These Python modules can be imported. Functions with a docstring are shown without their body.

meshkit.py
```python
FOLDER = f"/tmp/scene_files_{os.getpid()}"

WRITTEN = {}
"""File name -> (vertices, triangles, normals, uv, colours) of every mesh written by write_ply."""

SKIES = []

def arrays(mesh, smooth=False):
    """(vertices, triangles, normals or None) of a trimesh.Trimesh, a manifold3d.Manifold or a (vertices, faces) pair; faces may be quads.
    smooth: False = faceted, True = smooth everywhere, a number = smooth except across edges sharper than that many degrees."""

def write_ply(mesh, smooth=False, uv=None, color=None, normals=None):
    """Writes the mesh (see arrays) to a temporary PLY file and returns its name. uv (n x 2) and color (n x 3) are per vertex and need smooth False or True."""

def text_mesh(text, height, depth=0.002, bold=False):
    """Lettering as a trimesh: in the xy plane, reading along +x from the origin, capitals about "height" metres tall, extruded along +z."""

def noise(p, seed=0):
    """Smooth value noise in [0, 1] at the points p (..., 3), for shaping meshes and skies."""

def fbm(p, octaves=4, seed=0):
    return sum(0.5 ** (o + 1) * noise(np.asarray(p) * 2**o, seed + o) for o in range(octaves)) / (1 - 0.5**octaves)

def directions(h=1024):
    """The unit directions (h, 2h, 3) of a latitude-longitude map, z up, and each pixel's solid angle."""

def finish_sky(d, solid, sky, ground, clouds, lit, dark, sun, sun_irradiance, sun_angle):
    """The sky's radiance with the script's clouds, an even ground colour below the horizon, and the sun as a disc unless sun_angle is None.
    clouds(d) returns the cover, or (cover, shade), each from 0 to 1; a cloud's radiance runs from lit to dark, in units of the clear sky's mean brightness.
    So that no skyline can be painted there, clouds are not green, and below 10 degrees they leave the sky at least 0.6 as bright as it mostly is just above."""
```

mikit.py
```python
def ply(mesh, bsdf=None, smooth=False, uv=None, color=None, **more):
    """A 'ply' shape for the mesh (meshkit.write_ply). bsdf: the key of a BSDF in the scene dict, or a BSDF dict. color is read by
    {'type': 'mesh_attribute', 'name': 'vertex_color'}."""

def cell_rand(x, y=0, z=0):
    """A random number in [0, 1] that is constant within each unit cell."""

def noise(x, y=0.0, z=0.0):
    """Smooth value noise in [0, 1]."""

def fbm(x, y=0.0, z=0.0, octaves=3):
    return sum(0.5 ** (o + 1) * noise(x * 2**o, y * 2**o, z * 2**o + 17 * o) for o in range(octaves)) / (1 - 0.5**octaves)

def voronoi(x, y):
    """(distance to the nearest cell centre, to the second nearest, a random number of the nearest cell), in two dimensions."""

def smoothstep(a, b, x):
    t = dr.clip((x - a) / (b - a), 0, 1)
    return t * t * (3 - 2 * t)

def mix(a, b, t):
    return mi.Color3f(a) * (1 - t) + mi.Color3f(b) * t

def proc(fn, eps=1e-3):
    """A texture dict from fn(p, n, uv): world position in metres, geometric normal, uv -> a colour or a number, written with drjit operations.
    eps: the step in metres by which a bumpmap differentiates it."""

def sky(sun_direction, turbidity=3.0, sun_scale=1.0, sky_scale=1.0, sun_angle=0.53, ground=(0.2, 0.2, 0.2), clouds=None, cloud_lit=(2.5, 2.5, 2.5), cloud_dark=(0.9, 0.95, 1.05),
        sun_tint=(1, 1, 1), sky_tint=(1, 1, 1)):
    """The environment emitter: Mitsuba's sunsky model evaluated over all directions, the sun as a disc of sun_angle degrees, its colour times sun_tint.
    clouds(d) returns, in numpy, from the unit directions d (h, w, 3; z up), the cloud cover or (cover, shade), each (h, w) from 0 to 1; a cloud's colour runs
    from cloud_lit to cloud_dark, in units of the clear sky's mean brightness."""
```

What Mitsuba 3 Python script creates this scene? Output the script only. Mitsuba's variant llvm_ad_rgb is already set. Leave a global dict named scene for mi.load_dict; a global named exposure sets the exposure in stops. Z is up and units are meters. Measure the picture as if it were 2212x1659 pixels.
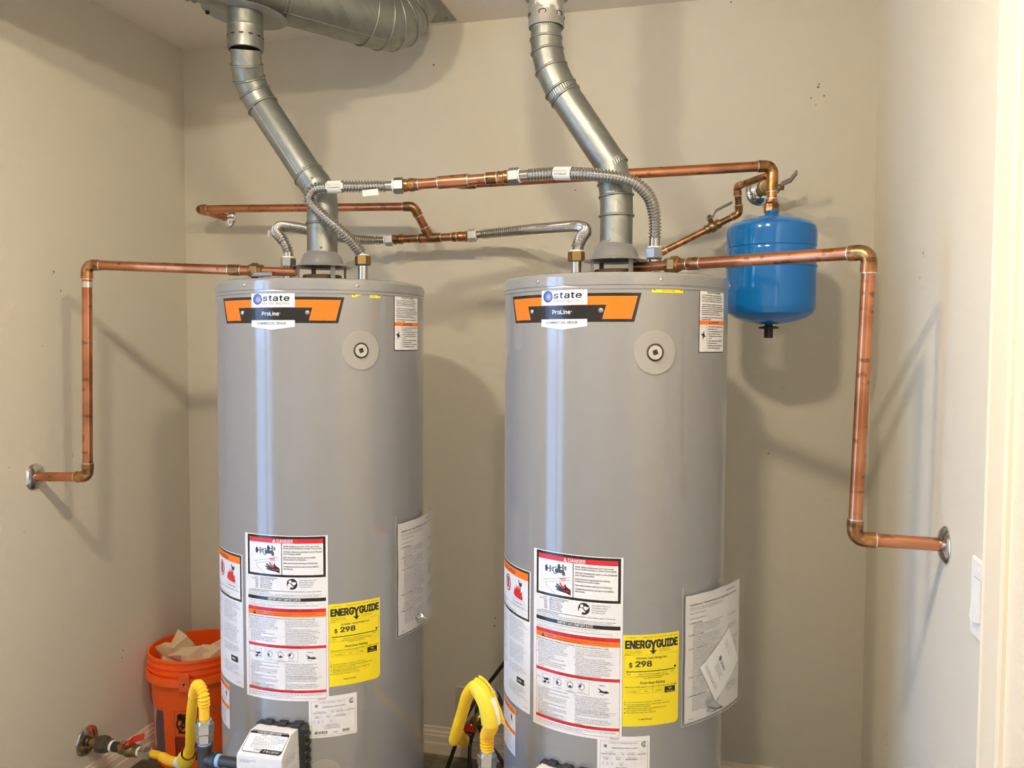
import math, random
import numpy as np, trimesh, shapely
import shapely.affinity
from shapely.geometry import Polygon, Point, LineString, box as sbox
import drjit as dr, mitsuba as mi
import mikit, meshkit
from mikit import proc, fbm, noise, smoothstep, mix, voronoi

random.seed(7)
rng = np.random.default_rng(7)
T = mi.ScalarTransform4f
scene, labels = {}, {}

# ------------------------------------------------------------------ camera, light, exposure
# x runs along the back wall (left wall x = 0), y is depth (back wall y = 0, room at negative y), z is up
exposure = 1.42
CAM = np.array([1.8581, -2.5883, 1.3852])
FWD, UP = np.array([-0.2437, 0.9687, -0.0478]), np.array([-0.0152, 0.0455, 0.9988])
scene['camera'] = {'type': 'perspective', 'fov_axis': 'x', 'fov': 63.88, 'near_clip': 0.05, 'far_clip': 200.0,
                   'to_world': T().look_at(origin=CAM.tolist(), target=(CAM + FWD).tolist(), up=UP.tolist())}
def overcast(d): return 0.80 + 0.15 * meshkit.fbm(d * 3.0, 3, 4)
scene['sky'] = mikit.sky((1.0, 0.25, 0.55), turbidity=4.0, sun_scale=0.0, sky_scale=10.5, ground=(0.66, 0.64, 0.62), clouds=overcast, cloud_lit=(0.82, 1.52, 2.80), cloud_dark=(0.72, 1.38, 2.6))
LAMP_LEFT, LAMP_RIGHT = (0.95, -1.85, 2.35), (1.66, -1.70, 2.25)
LAMP_GLOW = (225.0, 190.0, 141.0)          # warm bulbs; the two globes are built with the other objects below
W, H, DEPTH = 2.290, 2.425, 3.40        # width, closet ceiling, depth of the room
H2 = H

# ------------------------------------------------------------------ materials
def mat(name, d): scene['mat_' + name] = d; return 'mat_' + name
def rgb(c): return {'type': 'rgb', 'value': [float(x) for x in c]}
def principled(color, rough=0.5, metal=0.0, **k):
    return {'type': 'principled', 'base_color': color if isinstance(color, dict) else rgb(color),
            'roughness': rough if isinstance(rough, dict) else float(rough), 'metallic': float(metal), **k}
def two(d): return {'type': 'twosided', 'bsdf': d}
def bump(d, fn, scale, eps=1e-3): return {'type': 'bumpmap', 'arbitrary': proc(fn, eps), 'scale': scale, 'nested': d}

SPOTS = {'x': [(-0.608, 1.590, .004), (-0.612, 1.583, .002), (-0.584, 1.537, .003), (-0.599, 1.514, .002), (-0.656, 1.376, .002), (-0.778, 1.048, .002),
               (-0.734, .864, .002), (-0.357, .391, .003), (-0.364, .370, .003), (-0.552, 1.05, .002)],
         'y': [(0.939, 2.299, .004), (1.411, 1.873, .003), (2.128, 2.142, .004), (2.130, 2.150, .003), (2.109, 2.112, .003), (2.145, 2.116, .003), (2.123, 2.091, .002),
               (1.877, 2.410, .003), (2.045, 1.258, .002), (2.008, 1.059, .003), (1.150, .453, .004), (1.153, .480, .003)]}
def wall_paint(axis):
    def fn(p, n, uv):
        a = p.x if axis == 'y' else p.y
        v = fbm(a * 1.3, p.z * 1.3, 3.1)
        c = mix((0.600, 0.568, 0.480), (0.640, 0.607, 0.520), v)
        m = mi.Float(0)
        for s, z, r in SPOTS.get(axis, []):
            wob = 0.4 * noise(a * 700, p.z * 700, 1.0)
            m = dr.maximum(m, 1 - smoothstep(0.55, 1.0, dr.sqrt(dr.square(a - s) + dr.square(p.z - z)) / r + wob - 0.2))
        return mix(c, (0.07, 0.06, 0.05), m * 0.85)
    return fn
def orange_peel(p, n, uv): return fbm(p.x * 105, p.y * 105, p.z * 105, 2)
for ax in 'xyz':
    mat('wall_' + ax, two(bump(principled(proc(wall_paint(ax)), 0.62, specular=0.35), orange_peel, 0.0013, 2e-3)))
mat('ceiling', two(bump(principled((0.62, 0.585, 0.52), 0.75, specular=0.3), orange_peel, 0.0012, 2e-3)))
mat('trim', two(principled((0.74, 0.66, 0.53), 0.38)))
mat('casing', two(principled((0.80, 0.71, 0.55), 0.32)))
def floor_fn(p, n, uv):
    a = fbm(p.x * 9, p.y * 9, 0.0, 4); b = fbm(p.x * 60, p.y * 60, 5.0, 2)
    c = mix((0.060, 0.048, 0.028), (0.26, 0.22, 0.16), smoothstep(0.3, 0.75, a) * (0.6 + 0.4 * b))
    return dr.select(p.y < -1.16, mix((0.50, 0.44, 0.36), (0.58, 0.52, 0.43), a), c)      # pale tile in the room outside the closet
mat('floor', two(principled(proc(floor_fn), 0.6)))
mat('heater', two(principled((0.245, 0.245, 0.250), 0.11, specular=1.0)))
mat('cover_grey', two(principled((0.33, 0.32, 0.31), 0.33)))
mat('hood', two(principled((0.19, 0.19, 0.19), 0.16, specular=0.7)))
mat('white_print', two(principled((0.78, 0.78, 0.80), 0.22)))
mat('badge_white', two(principled((0.74, 0.75, 0.77), 0.14, specular=0.7)))
mat('black_print', two(principled((0.014, 0.013, 0.015), 0.18)))
mat('grey_print', two(principled((0.12, 0.12, 0.13), 0.5)))
mat('red_print', two(principled((0.62, 0.018, 0.030), 0.35, clearcoat=0.4)))
mat('dark_red_print', two(principled((0.20, 0.008, 0.012), 0.4)))
mat('orange_print', two(principled((0.92, 0.185, 0.016), 0.2)))
mat('yellow_print', two(principled((0.86, 0.70, 0.008), 0.38, clearcoat=0.3)))
mat('blue_print', two(principled((0.035, 0.115, 0.45), 0.3, clearcoat=0.5)))
mat('dark_blue_print', two(principled((0.02, 0.03, 0.14), 0.3, clearcoat=0.5)))
mat('pink_print', two(principled((0.62, 0.25, 0.22), 0.4)))
mat('teal_print', two(principled((0.045, 0.075, 0.09), 0.4)))
mat('purple_print', two(principled((0.10, 0.055, 0.075), 0.4)))
mat('paper', two(principled((0.66, 0.645, 0.625), 0.6)))
mat('card_white', two(principled((0.84, 0.835, 0.82), 0.5)))
mat('kraft', two(principled((0.72, 0.56, 0.37), 0.75)))
def galv(p, n, uv):
    f1, f2, c = voronoi(p.x * 45 + p.z * 31, p.y * 45 + p.z * 37)
    return mix((0.235, 0.25, 0.23), (0.37, 0.385, 0.355), 0.45 * c + 0.55 * fbm(p.x * 14, p.y * 14, p.z * 14))
def galv_r(p, n, uv): return 0.33 + 0.17 * fbm(p.x * 18, p.y * 18, p.z * 18)
mat('galvanized', two(principled(proc(galv), proc(galv_r), 0.88)))
mat('galvanized_dull', two(principled((0.30, 0.305, 0.285), 0.5, 0.6)))
def painted_galv(p, n, uv):
    m = smoothstep(0.60, 0.66, fbm(p.x * 38, p.y * 38, p.z * 24, 3))
    return mix(mix((0.25, 0.245, 0.225), (0.34, 0.33, 0.30), noise(p.x * 20, p.y * 20, p.z * 20)), (0.72, 0.69, 0.63), m)
mat('painted_galvanized', two(principled(proc(painted_galv), 0.5, 0.35)))
def copper_fn(p, n, uv):
    a = fbm(p.x * 16, p.y * 16, p.z * 16, 3); b = fbm(p.x * 70 + 9, p.y * 70, p.z * 70, 2)
    c = mix((0.66, 0.285, 0.155), (0.47, 0.185, 0.09), smoothstep(0.35, 0.7, a))
    return mix(c, (0.17, 0.07, 0.035), 0.6 * smoothstep(0.64, 0.78, b))
mat('copper', two(principled(proc(copper_fn), 0.27, 0.93)))
def fitting_fn(p, n, uv):
    a = fbm(p.x * 40, p.y * 40, p.z * 40, 3)
    c = mix((0.55, 0.26, 0.11), (0.31, 0.165, 0.07), smoothstep(0.35, 0.6, a))
    return mix(c, (0.11, 0.06, 0.035), 0.8 * smoothstep(0.56, 0.70, fbm(p.x * 60 + 4, p.y * 60, p.z * 60, 2)))
mat('copper_fitting', two(principled(proc(fitting_fn), 0.29, 0.92)))
mat('solder', two(principled((0.72, 0.71, 0.69), 0.28, 0.95)))
mat('steel', two(principled((0.60, 0.585, 0.555), 0.16, 1.0)))
mat('zinc', two(principled((0.60, 0.61, 0.62), 0.26, 1.0)))
mat('zinc_grey', two(principled((0.34, 0.35, 0.36), 0.34, 0.8)))
mat('chrome', two(principled((0.74, 0.745, 0.76), 0.07, 1.0)))
mat('brass', two(principled((0.36, 0.25, 0.11), 0.32, 0.95)))
mat('old_brass', two(principled((0.27, 0.22, 0.10), 0.45, 0.85)))
mat('handle_grey', two(principled((0.30, 0.27, 0.25), 0.4, 0.6)))
mat('tank_blue', two(principled((0.003, 0.145, 0.46), 0.12, specular=0.7)))
mat('black_iron', two(principled((0.022, 0.023, 0.026), 0.38, clearcoat=0.3)))
mat('black_plastic', two(principled((0.012, 0.012, 0.013), 0.4)))
mat('inside_dark', two(principled((0.010, 0.008, 0.007), 0.7)))
mat('flue_brown', two(principled((0.05, 0.028, 0.018), 0.6)))
mat('pipe_brown', two(principled((0.055, 0.045, 0.035), 0.5)))
mat('yellow_hose', two(principled((0.90, 0.53, 0.010), 0.36, clearcoat=0.3)))
mat('yellow_tag', two(principled((0.80, 0.63, 0.035), 0.5)))
mat('red_handle', two(principled((0.50, 0.012, 0.010), 0.38)))
mat('orange_plastic', two(principled((0.90, 0.115, 0.008), 0.36, clearcoat=0.35, clearcoat_gloss=0.8)))
mat('cream_plastic', two(principled((0.74, 0.73, 0.71), 0.3, clearcoat=0.2)))
mat('switch_white', two(principled((0.80, 0.785, 0.78), 0.32, clearcoat=0.3)))
mat('outlet_beige', two(principled((0.55, 0.48, 0.37), 0.4)))
mat('tape_white', two(principled((0.82, 0.82, 0.80), 0.5)))
mat('teflon_blue', two(principled((0.25, 0.45, 0.78), 0.4)))
mat('clear_film', {'type': 'thindielectric', 'int_ior': 1.38})
mat('film_edge', two(principled((0.50, 0.50, 0.48), 0.25)))
mat('door_paint', two(principled((0.70, 0.66, 0.58), 0.4)))
mat('door_frame', two(principled((0.72, 0.70, 0.66), 0.4)))
mat('lamp_base', two(principled((0.7, 0.68, 0.62), 0.3, 0.6)))

# ------------------------------------------------------------------ scene helpers
def numbered(key):
    if key not in scene and key not in labels and not any(k.startswith(key + '__') for k in scene): return key
    i = 1
    while True:
        k = f'{key}_{i:03d}'
        if k not in scene and k not in labels and not any(q.startswith(k + '__') for q in scene): return k
        i += 1
def thing(name, label, cat, group=None):
    k = numbered(name); labels[k] = {'label': label, 'category': cat}
    if group: labels[k]['group'] = group
    return k
def part(parent, name, mesh, material, smooth=35, label=None):
    k = numbered(parent + '__' + name); scene[k] = mikit.ply(mesh, material, smooth=smooth)
    if label: labels[k] = {'label': label}
    return k
def single(name, mesh, material, label, cat, smooth=35, group=None):
    k = thing(name, label, cat, group); scene[k] = mikit.ply(mesh, material, smooth=smooth); return k
def struct(name, mesh, material, label=None, smooth=False):
    scene[name] = mikit.ply(mesh, material, smooth=smooth); labels[name] = {'kind': 'structure', 'category': 'wall'}
    labels[name] = {'kind': 'structure'}
    if label: labels[name]['label'] = label
    return name

# ------------------------------------------------------------------ mesh helpers
def A(*p): return np.array(p, float)
def unit(v): v = np.asarray(v, float); return v / np.linalg.norm(v)
def tm(v, f): return trimesh.Trimesh(np.asarray(v, float), np.asarray(f, int), process=False)
def join(*ms): return trimesh.util.concatenate([m for m in ms if m is not None])
def frames(P, closed=False):
    """mitre planes and parallel-transported axes along a polyline"""
    P = np.asarray(P, float); n = len(P)
    seg = np.array([unit(P[(i + 1) % n] - P[i]) for i in range(n if closed else n - 1)])
    tan = np.array([unit(seg[i - 1] + seg[i]) if (closed or 0 < i < n - 1) else seg[0 if i == 0 else -1] for i in range(n)])
    u = unit(np.cross(tan[0], A(0, 0, 1) if abs(tan[0][2]) < 0.9 else A(1, 0, 0))); us = [u]
    for i in range(1, n):
        u = u - tan[i] * (u @ tan[i]); u = unit(u); us.append(u)
    us = np.array(us); return seg, tan, us, np.cross(tan, us)
def tube(P, r, n=24, caps=True, closed=False, mitre=True):
    P = np.asarray(P, float); r = np.broadcast_to(np.asarray(r, float), len(P))
    seg, tan, us, vs = frames(P, closed); a = np.arange(n) * 2 * np.pi / n; rings = []
    for i in range(len(P)):
        s = 1.0
        ring = np.cos(a)[:, None] * us[i] + np.sin(a)[:, None] * vs[i]
        if mitre and (closed or 0 < i < len(P) - 1):
            c = max(0.5, seg[i - 1] @ tan[i]); b = seg[i] - seg[i - 1]
            if np.linalg.norm(b) > 1e-6:
                b = unit(b - tan[i] * (b @ tan[i])); ring = ring + np.outer(ring @ b, b) * (1 / c - 1)
        rings.append(P[i] + r[i] * ring)
    V = np.concatenate(rings); m = len(P); F = []
    for i in range(m if closed else m - 1):
        b0, b1 = i * n, ((i + 1) % m) * n; j = np.arange(n); k = (j + 1) % n
        F += [np.stack([b0 + j, b0 + k, b1 + k], 1), np.stack([b0 + j, b1 + k, b1 + j], 1)]
    if caps and not closed:
        V = np.vstack([V, P[0], P[-1]]); j = np.arange(n); k = (j + 1) % n
        F += [np.stack([np.full(n, m * n), k, j], 1), np.stack([np.full(n, m * n + 1), (m - 1) * n + j, (m - 1) * n + k], 1)]
    return tm(V, np.concatenate(F))
def lathe(prof, origin=(0, 0, 0), axis=(0, 0, 1), n=64, ref=None):
    """surface of revolution of (radius, height) pairs around an axis; listed bottom to top it faces outwards"""
    ax = unit(axis); u = unit(np.cross(ax, A(0, 0, 1) if abs(ax[2]) < 0.9 else A(1, 0, 0))) if ref is None else unit(ref); v = np.cross(ax, u)
    a = np.arange(n) * 2 * np.pi / n; d = np.cos(a)[:, None] * u + np.sin(a)[:, None] * v
    V = np.concatenate([A(*origin) + ax * h + d * max(r, 1e-5) for r, h in prof]); F = []
    j = np.arange(n); k = (j + 1) % n
    for i in range(len(prof) - 1):
        b0, b1 = i * n, (i + 1) * n
        F += [np.stack([b0 + j, b0 + k, b1 + k], 1), np.stack([b0 + j, b1 + k, b1 + j], 1)]
    return tm(V, np.concatenate(F))
def hull(pts): return trimesh.convex.convex_hull(np.asarray(pts, float))
def rbox(c, s, b=0.002):
    """box with chamfered edges"""
    s = np.asarray(s, float) / 2; b = min(b, *(s * 0.9)); P = []
    for i in range(3):
        for sg in np.ndindex(2, 2, 2):
            q = np.where(np.array(sg) > 0, 1, -1) * s; q = q - np.sign(q) * b * (np.arange(3) != i); P.append(q)
    return hull(np.array(P) + np.asarray(c, float))
def place(m, M): m = m.copy(); m.apply_transform(M); return m
def rot_z(a, c=(0, 0, 0)): return trimesh.transformations.rotation_matrix(a, [0, 0, 1], c)
def basis(o, x, y, z): M = np.eye(4); M[:3, 0], M[:3, 1], M[:3, 2], M[:3, 3] = x, y, z, o; return M
def along(o, d, up=(0, 0, 1)):
    z = unit(d); x = np.cross(up, z); x = unit(x) if np.linalg.norm(x) > 1e-4 else A(1, 0, 0); return basis(o, x, np.cross(z, x), z)
def hexnut(o, d, across, h, hole=None, up=(0, 0, 1), b=0.06):
    r = across / math.sqrt(3); a = np.arange(6) * np.pi / 3 + np.pi / 6; P = []
    for z, k in ((0, 1 - b), (h * .1, 1), (h * .9, 1), (h, 1 - b)): P += [(r * k * np.cos(t), r * k * np.sin(t), z) for t in a]
    return place(hull(P), along(o, d, up))
def spline(P, step=0.002):
    P = np.asarray(P, float); Q = np.vstack([2 * P[0] - P[1], P, 2 * P[-1] - P[-2]]); out = []
    for i in range(1, len(Q) - 2):
        p0, p1, p2, p3 = Q[i - 1:i + 3]; t0 = 0.0
        t1 = t0 + np.linalg.norm(p1 - p0) ** .5; t2 = t1 + np.linalg.norm(p2 - p1) ** .5; t3 = t2 + np.linalg.norm(p3 - p2) ** .5
        for t in np.linspace(t1, t2, 24, endpoint=False):
            a1 = (t1 - t) / (t1 - t0) * p0 + (t - t0) / (t1 - t0) * p1; a2 = (t2 - t) / (t2 - t1) * p1 + (t - t1) / (t2 - t1) * p2
            a3 = (t3 - t) / (t3 - t2) * p2 + (t - t2) / (t3 - t2) * p3
            b1 = (t2 - t) / (t2 - t0) * a1 + (t - t0) / (t2 - t0) * a2; b2 = (t3 - t) / (t3 - t1) * a2 + (t - t1) / (t3 - t1) * a3
            out.append((t2 - t) / (t2 - t1) * b1 + (t - t1) / (t2 - t1) * b2)
    out.append(P[-1]); out = np.array(out); s = np.r_[0, np.cumsum(np.linalg.norm(np.diff(out, axis=0), axis=1))]
    k = max(2, int(s[-1] / step)); q = np.linspace(0, s[-1], k + 1)
    return np.stack([np.interp(q, s, out[:, i]) for i in range(3)], 1), q
def cut(path, q, a, b):
    m = (q >= a) & (q <= b); return path[m], q[m]
def arc_corner(a, c, b, R, n=8):
    """points of the arc that rounds the corner c of the line a-c-b; R is the bend radius"""
    d0, d1 = unit(np.subtract(c, a)), unit(np.subtract(b, c)); ang = math.acos(np.clip(d0 @ d1, -1, 1)); L = R * math.tan(ang / 2)
    ctr = np.asarray(c) - d0 * L + unit(d1 - d0 * (d0 @ d1)) * R; nrm = unit(np.cross(d0, d1)); out = []
    p = np.asarray(c) - d0 * L - ctr
    for t in np.linspace(0, ang, n + 1): out.append(ctr + p * np.cos(t) + np.cross(nrm, p) * np.sin(t))
    return np.array(out), L

# ------------------------------------------------------------------ flat print: sheets of rectangles, shapes and lettering laid on a surface
GLYPHS = {}
def glyph(ch, bold):
    k = (ch, bold)
    if k not in GLYPHS:
        m = meshkit.text_mesh(ch, 1.0, 0.05, bold); f = m.faces[m.face_normals[:, 2] > 0.5]
        tri = m.vertices[f][:, :, :2]; GLYPHS[k] = (tri, float(tri[:, :, 0].min()), float(tri[:, :, 0].max()))
    return GLYPHS[k]
def layout(text, bold=False, track=0.13):
    x, out = 0.0, []
    for ch in text:
        if ch == ' ': x += 0.36; continue
        tri, a, b = glyph(ch, bold); t = tri.copy(); t[:, :, 0] += x - a; out.append(t); x += b - a + track
    return (np.concatenate(out) if out else np.zeros((0, 3, 2))), max(x - track, 1e-6)
class Sheet:
    """coordinates in millimetres from the top left corner, y downwards"""
    def __init__(s, w, h, base, strip=9.0, outline=None):
        s.w, s.h, s.strip, s.items, s.fine = w, h, strip, {}, None
        s.base = base; s.outline = outline if outline is not None else sbox(0, 0, w, h)
        s.poly(base, s.outline, 0)
    def poly(s, m, p, level=1):
        if isinstance(p, (list, tuple)): p = Polygon(p)
        if not p.is_valid: p = p.buffer(0)
        x0, _, x1, _ = p.bounds; k = max(1, int(math.ceil((x1 - x0) / s.strip)))
        for i in range(k):
            a, b = x0 + (x1 - x0) * i / k, x0 + (x1 - x0) * (i + 1) / k
            q = p if k == 1 else p.intersection(sbox(a, -1e4, b, 1e4))
            for g in getattr(q, 'geoms', [q]):
                if g.geom_type != 'Polygon' or g.area < 1e-6: continue
                v, f = trimesh.creation.triangulate_polygon(g, engine='earcut')
                s.items.setdefault((m, level), []).append(v[f])
    def rect(s, m, x0, y0, x1, y1, level=1): s.poly(m, sbox(x0, y0, x1, y1), level)
    def line(s, m, pts, w, level=2): s.poly(m, LineString(pts).buffer(w / 2, cap_style='flat', join_style='mitre'), level)
    def frame(s, m, x0, y0, x1, y1, w, level=1): s.poly(m, sbox(x0, y0, x1, y1).difference(sbox(x0 + w, y0 + w, x1 - w, y1 - w)), level)
    def text(s, m, t, x, y, h, w=None, align='l', bold=False, level=3, slant=0.0, maxw=None):
        """y is the baseline, h the height of capitals"""
        tri, tw = layout(t, bold)
        if not len(tri): return
        sx = (w / tw) if w else h
        if maxw and tw * sx > maxw: sx = maxw / tw
        tri = tri.copy(); tri[:, :, 0] += slant * tri[:, :, 1]
        X = tri[:, :, 0] * sx; X = X + x - (0 if align == 'l' else tw * sx / 2 if align == 'c' else tw * sx)
        s.items.setdefault((m, level), []).append(np.stack([X, y - tri[:, :, 1] * h], -1))
    def para(s, m, lines, x, y, h, pitch, maxw, bold=False, level=3):
        for i, t in enumerate(lines): s.text(m, t, x, y + i * pitch, h, bold=bold, level=level, maxw=maxw)
    def build(s, parent, name, fmap, label=None, lift=0.0004, names=None):
        groups = {}
        for (m, lv), tris in s.items.items(): groups.setdefault(m, []).append((lv, np.concatenate(tris)))
        def mesh(m):
            V = []
            for lv, t in groups[m]:
                if s.fine:
                    v_, f_ = trimesh.remesh.subdivide_to_size(np.c_[t.reshape(-1, 2), np.zeros(len(t) * 3)], np.arange(len(t) * 3).reshape(-1, 3), s.fine); t = v_[f_][..., :2]
                a = (t[:, 1] - t[:, 0]); b = (t[:, 2] - t[:, 0]); flip = (a[:, 0] * b[:, 1] - a[:, 1] * b[:, 0]) > 0
                t = np.where(flip[:, None, None], t[:, ::-1], t)      # y points down: make them face the reader
                V.append(fmap(t[..., 0].ravel() / 1000, -t[..., 1].ravel() / 1000, lift + 0.00014 * lv))
            V = np.concatenate(V); return tm(V, np.arange(len(V)).reshape(-1, 3))
        if parent is None: root = name; scene[root] = mikit.ply(mesh(s.base), s.base)
        else: root = part(parent, name, mesh(s.base), s.base, smooth=False, label=label)
        for m in groups:
            if m != s.base: part(root, m[4:], mesh(m), m, smooth=False)
        return root
def plan_map(p0, a0, k, z0):
    """maps (s, t) onto an upright sheet that starts at p0 in plan, heads in direction a0 and curves with k"""
    def f(s, t, off):
        a = a0 + k * s
        if k: x, y = p0[0] + (np.sin(a) - np.sin(a0)) / k, p0[1] - (np.cos(a) - np.cos(a0)) / k
        else: x, y = p0[0] + s * np.cos(a0), p0[1] + s * np.sin(a0)
        return np.stack([x + off * np.sin(a), y - off * np.cos(a), z0 + t], -1)
    return f
def plane_map(o, u, v, n):
    o, u, v, n = (np.asarray(q, float) for q in (o, u, v, n))
    return lambda s, t, off: o + s[:, None] * u + t[:, None] * v + off * n

# ------------------------------------------------------------------ the room
def slab(x0, x1, y0, y1, z0, z1): return trimesh.creation.box(bounds=[[x0, y0, z0], [x1, y1, z1]])
DOOR_Y0, DOOR_Y1, DOOR_Z = -1.52, -2.42, 2.08         # glazed opening in the left wall, out of the frame
struct('floor', slab(-.12, W + .12, -DEPTH - .12, .12, -.1, 0), 'mat_floor', 'dark stained concrete floor')
struct('wall_back', slab(-.12, W + .12, 0, .12, 0, H2 + .1), 'mat_wall_y', 'beige painted back wall')
struct('wall_left', join(slab(-.12, 0, DOOR_Y0, 0, 0, H2 + .1), slab(-.12, 0, -DEPTH, DOOR_Y1, 0, H2 + .1), slab(-.12, 0, DOOR_Y1, DOOR_Y0, DOOR_Z, H2 + .1)), 'mat_wall_x', 'beige painted left wall')
struct('wall_right', slab(W, W + .12, -DEPTH, 0, 0, H2 + .1), 'mat_wall_x', 'beige painted right wall')
struct('wall_front', slab(-.12, W + .12, -DEPTH - .12, -DEPTH, 0, H2 + .1), 'mat_wall_y')
struct('ceiling', slab(0, W, -DEPTH, 0, H, H + .1), 'mat_ceiling', 'beige painted ceiling')
PROF = [(0, 0), (.014, 0), (.014, .034), (.0115, .040), (.0115, .060), (.0085, .066), (.0085, .071), (.0045, .078), (.003, .088), (0, .090)]
def base_run(x0, x1, tr):
    p = Polygon(PROF); m = trimesh.creation.extrude_polygon(p, x1 - x0, engine='earcut')     # (depth, height) extruded along +z
    v = m.vertices; m.vertices = tr(v[:, 2] + x0, v[:, 0], v[:, 1]); m.fix_normals(); return m
struct('baseboard_back', base_run(0, W, lambda l, d, h: np.stack([l, -d, h], 1)), 'mat_trim', 'beige moulded baseboard')
struct('baseboard_left', base_run(DOOR_Y0, 0, lambda l, d, h: np.stack([d, l, h], 1)), 'mat_trim', 'beige moulded baseboard')
struct('baseboard_right', base_run(-1.14, 0, lambda l, d, h: np.stack([W - d, l, h], 1)), 'mat_trim', 'beige moulded baseboard')
# door casing at the right edge of the picture, with the closed door beyond it
def casing(y0, y1, z1, dirn):
    prof = Polygon([(0, 0), (0, .016), (.006, .018), (.012, .014), (.016, .014), (.020, .018), (.078, .014), (.084, .010), (.084, 0)])
    m = trimesh.creation.extrude_polygon(prof, z1, engine='earcut'); v = m.vertices
    m.vertices = np.stack([W - v[:, 1], y0 + dirn * v[:, 0], v[:, 2]], 1); m.fix_normals(); return m
struct('trim_1', casing(-1.139, 0, 2.12, -1), 'mat_casing', 'cream moulded door casing')
struct('trim_2', casing(-2.13, 0, 2.12, 1), 'mat_casing')
struct('trim_3', slab(W - .015, W, -2.046, -1.223, 2.04, 2.12), 'mat_casing')
struct('door_1', join(slab(W - .004, W, -2.046, -1.223, .006, 2.04), *[rbox((W - .004, y, z), (.006, .28, hh), .002) for y in (-1.44, -1.83) for z, hh in ((.45, .6), (1.02, .3), (1.6, .6))]), 'mat_casing', 'cream panelled door')
struct('window_1', join(slab(-.10, .012, DOOR_Y0 - .04, DOOR_Y0 + .03, 0, DOOR_Z + .05), slab(-.10, .012, DOOR_Y1 - .03, DOOR_Y1 + .04, 0, DOOR_Z + .05), slab(-.10, .012, DOOR_Y1, DOOR_Y0, DOOR_Z - .03, DOOR_Z + .05), slab(-.07, -.03, -2.08, -2.03, 0, DOOR_Z)), 'mat_door_frame')

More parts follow.
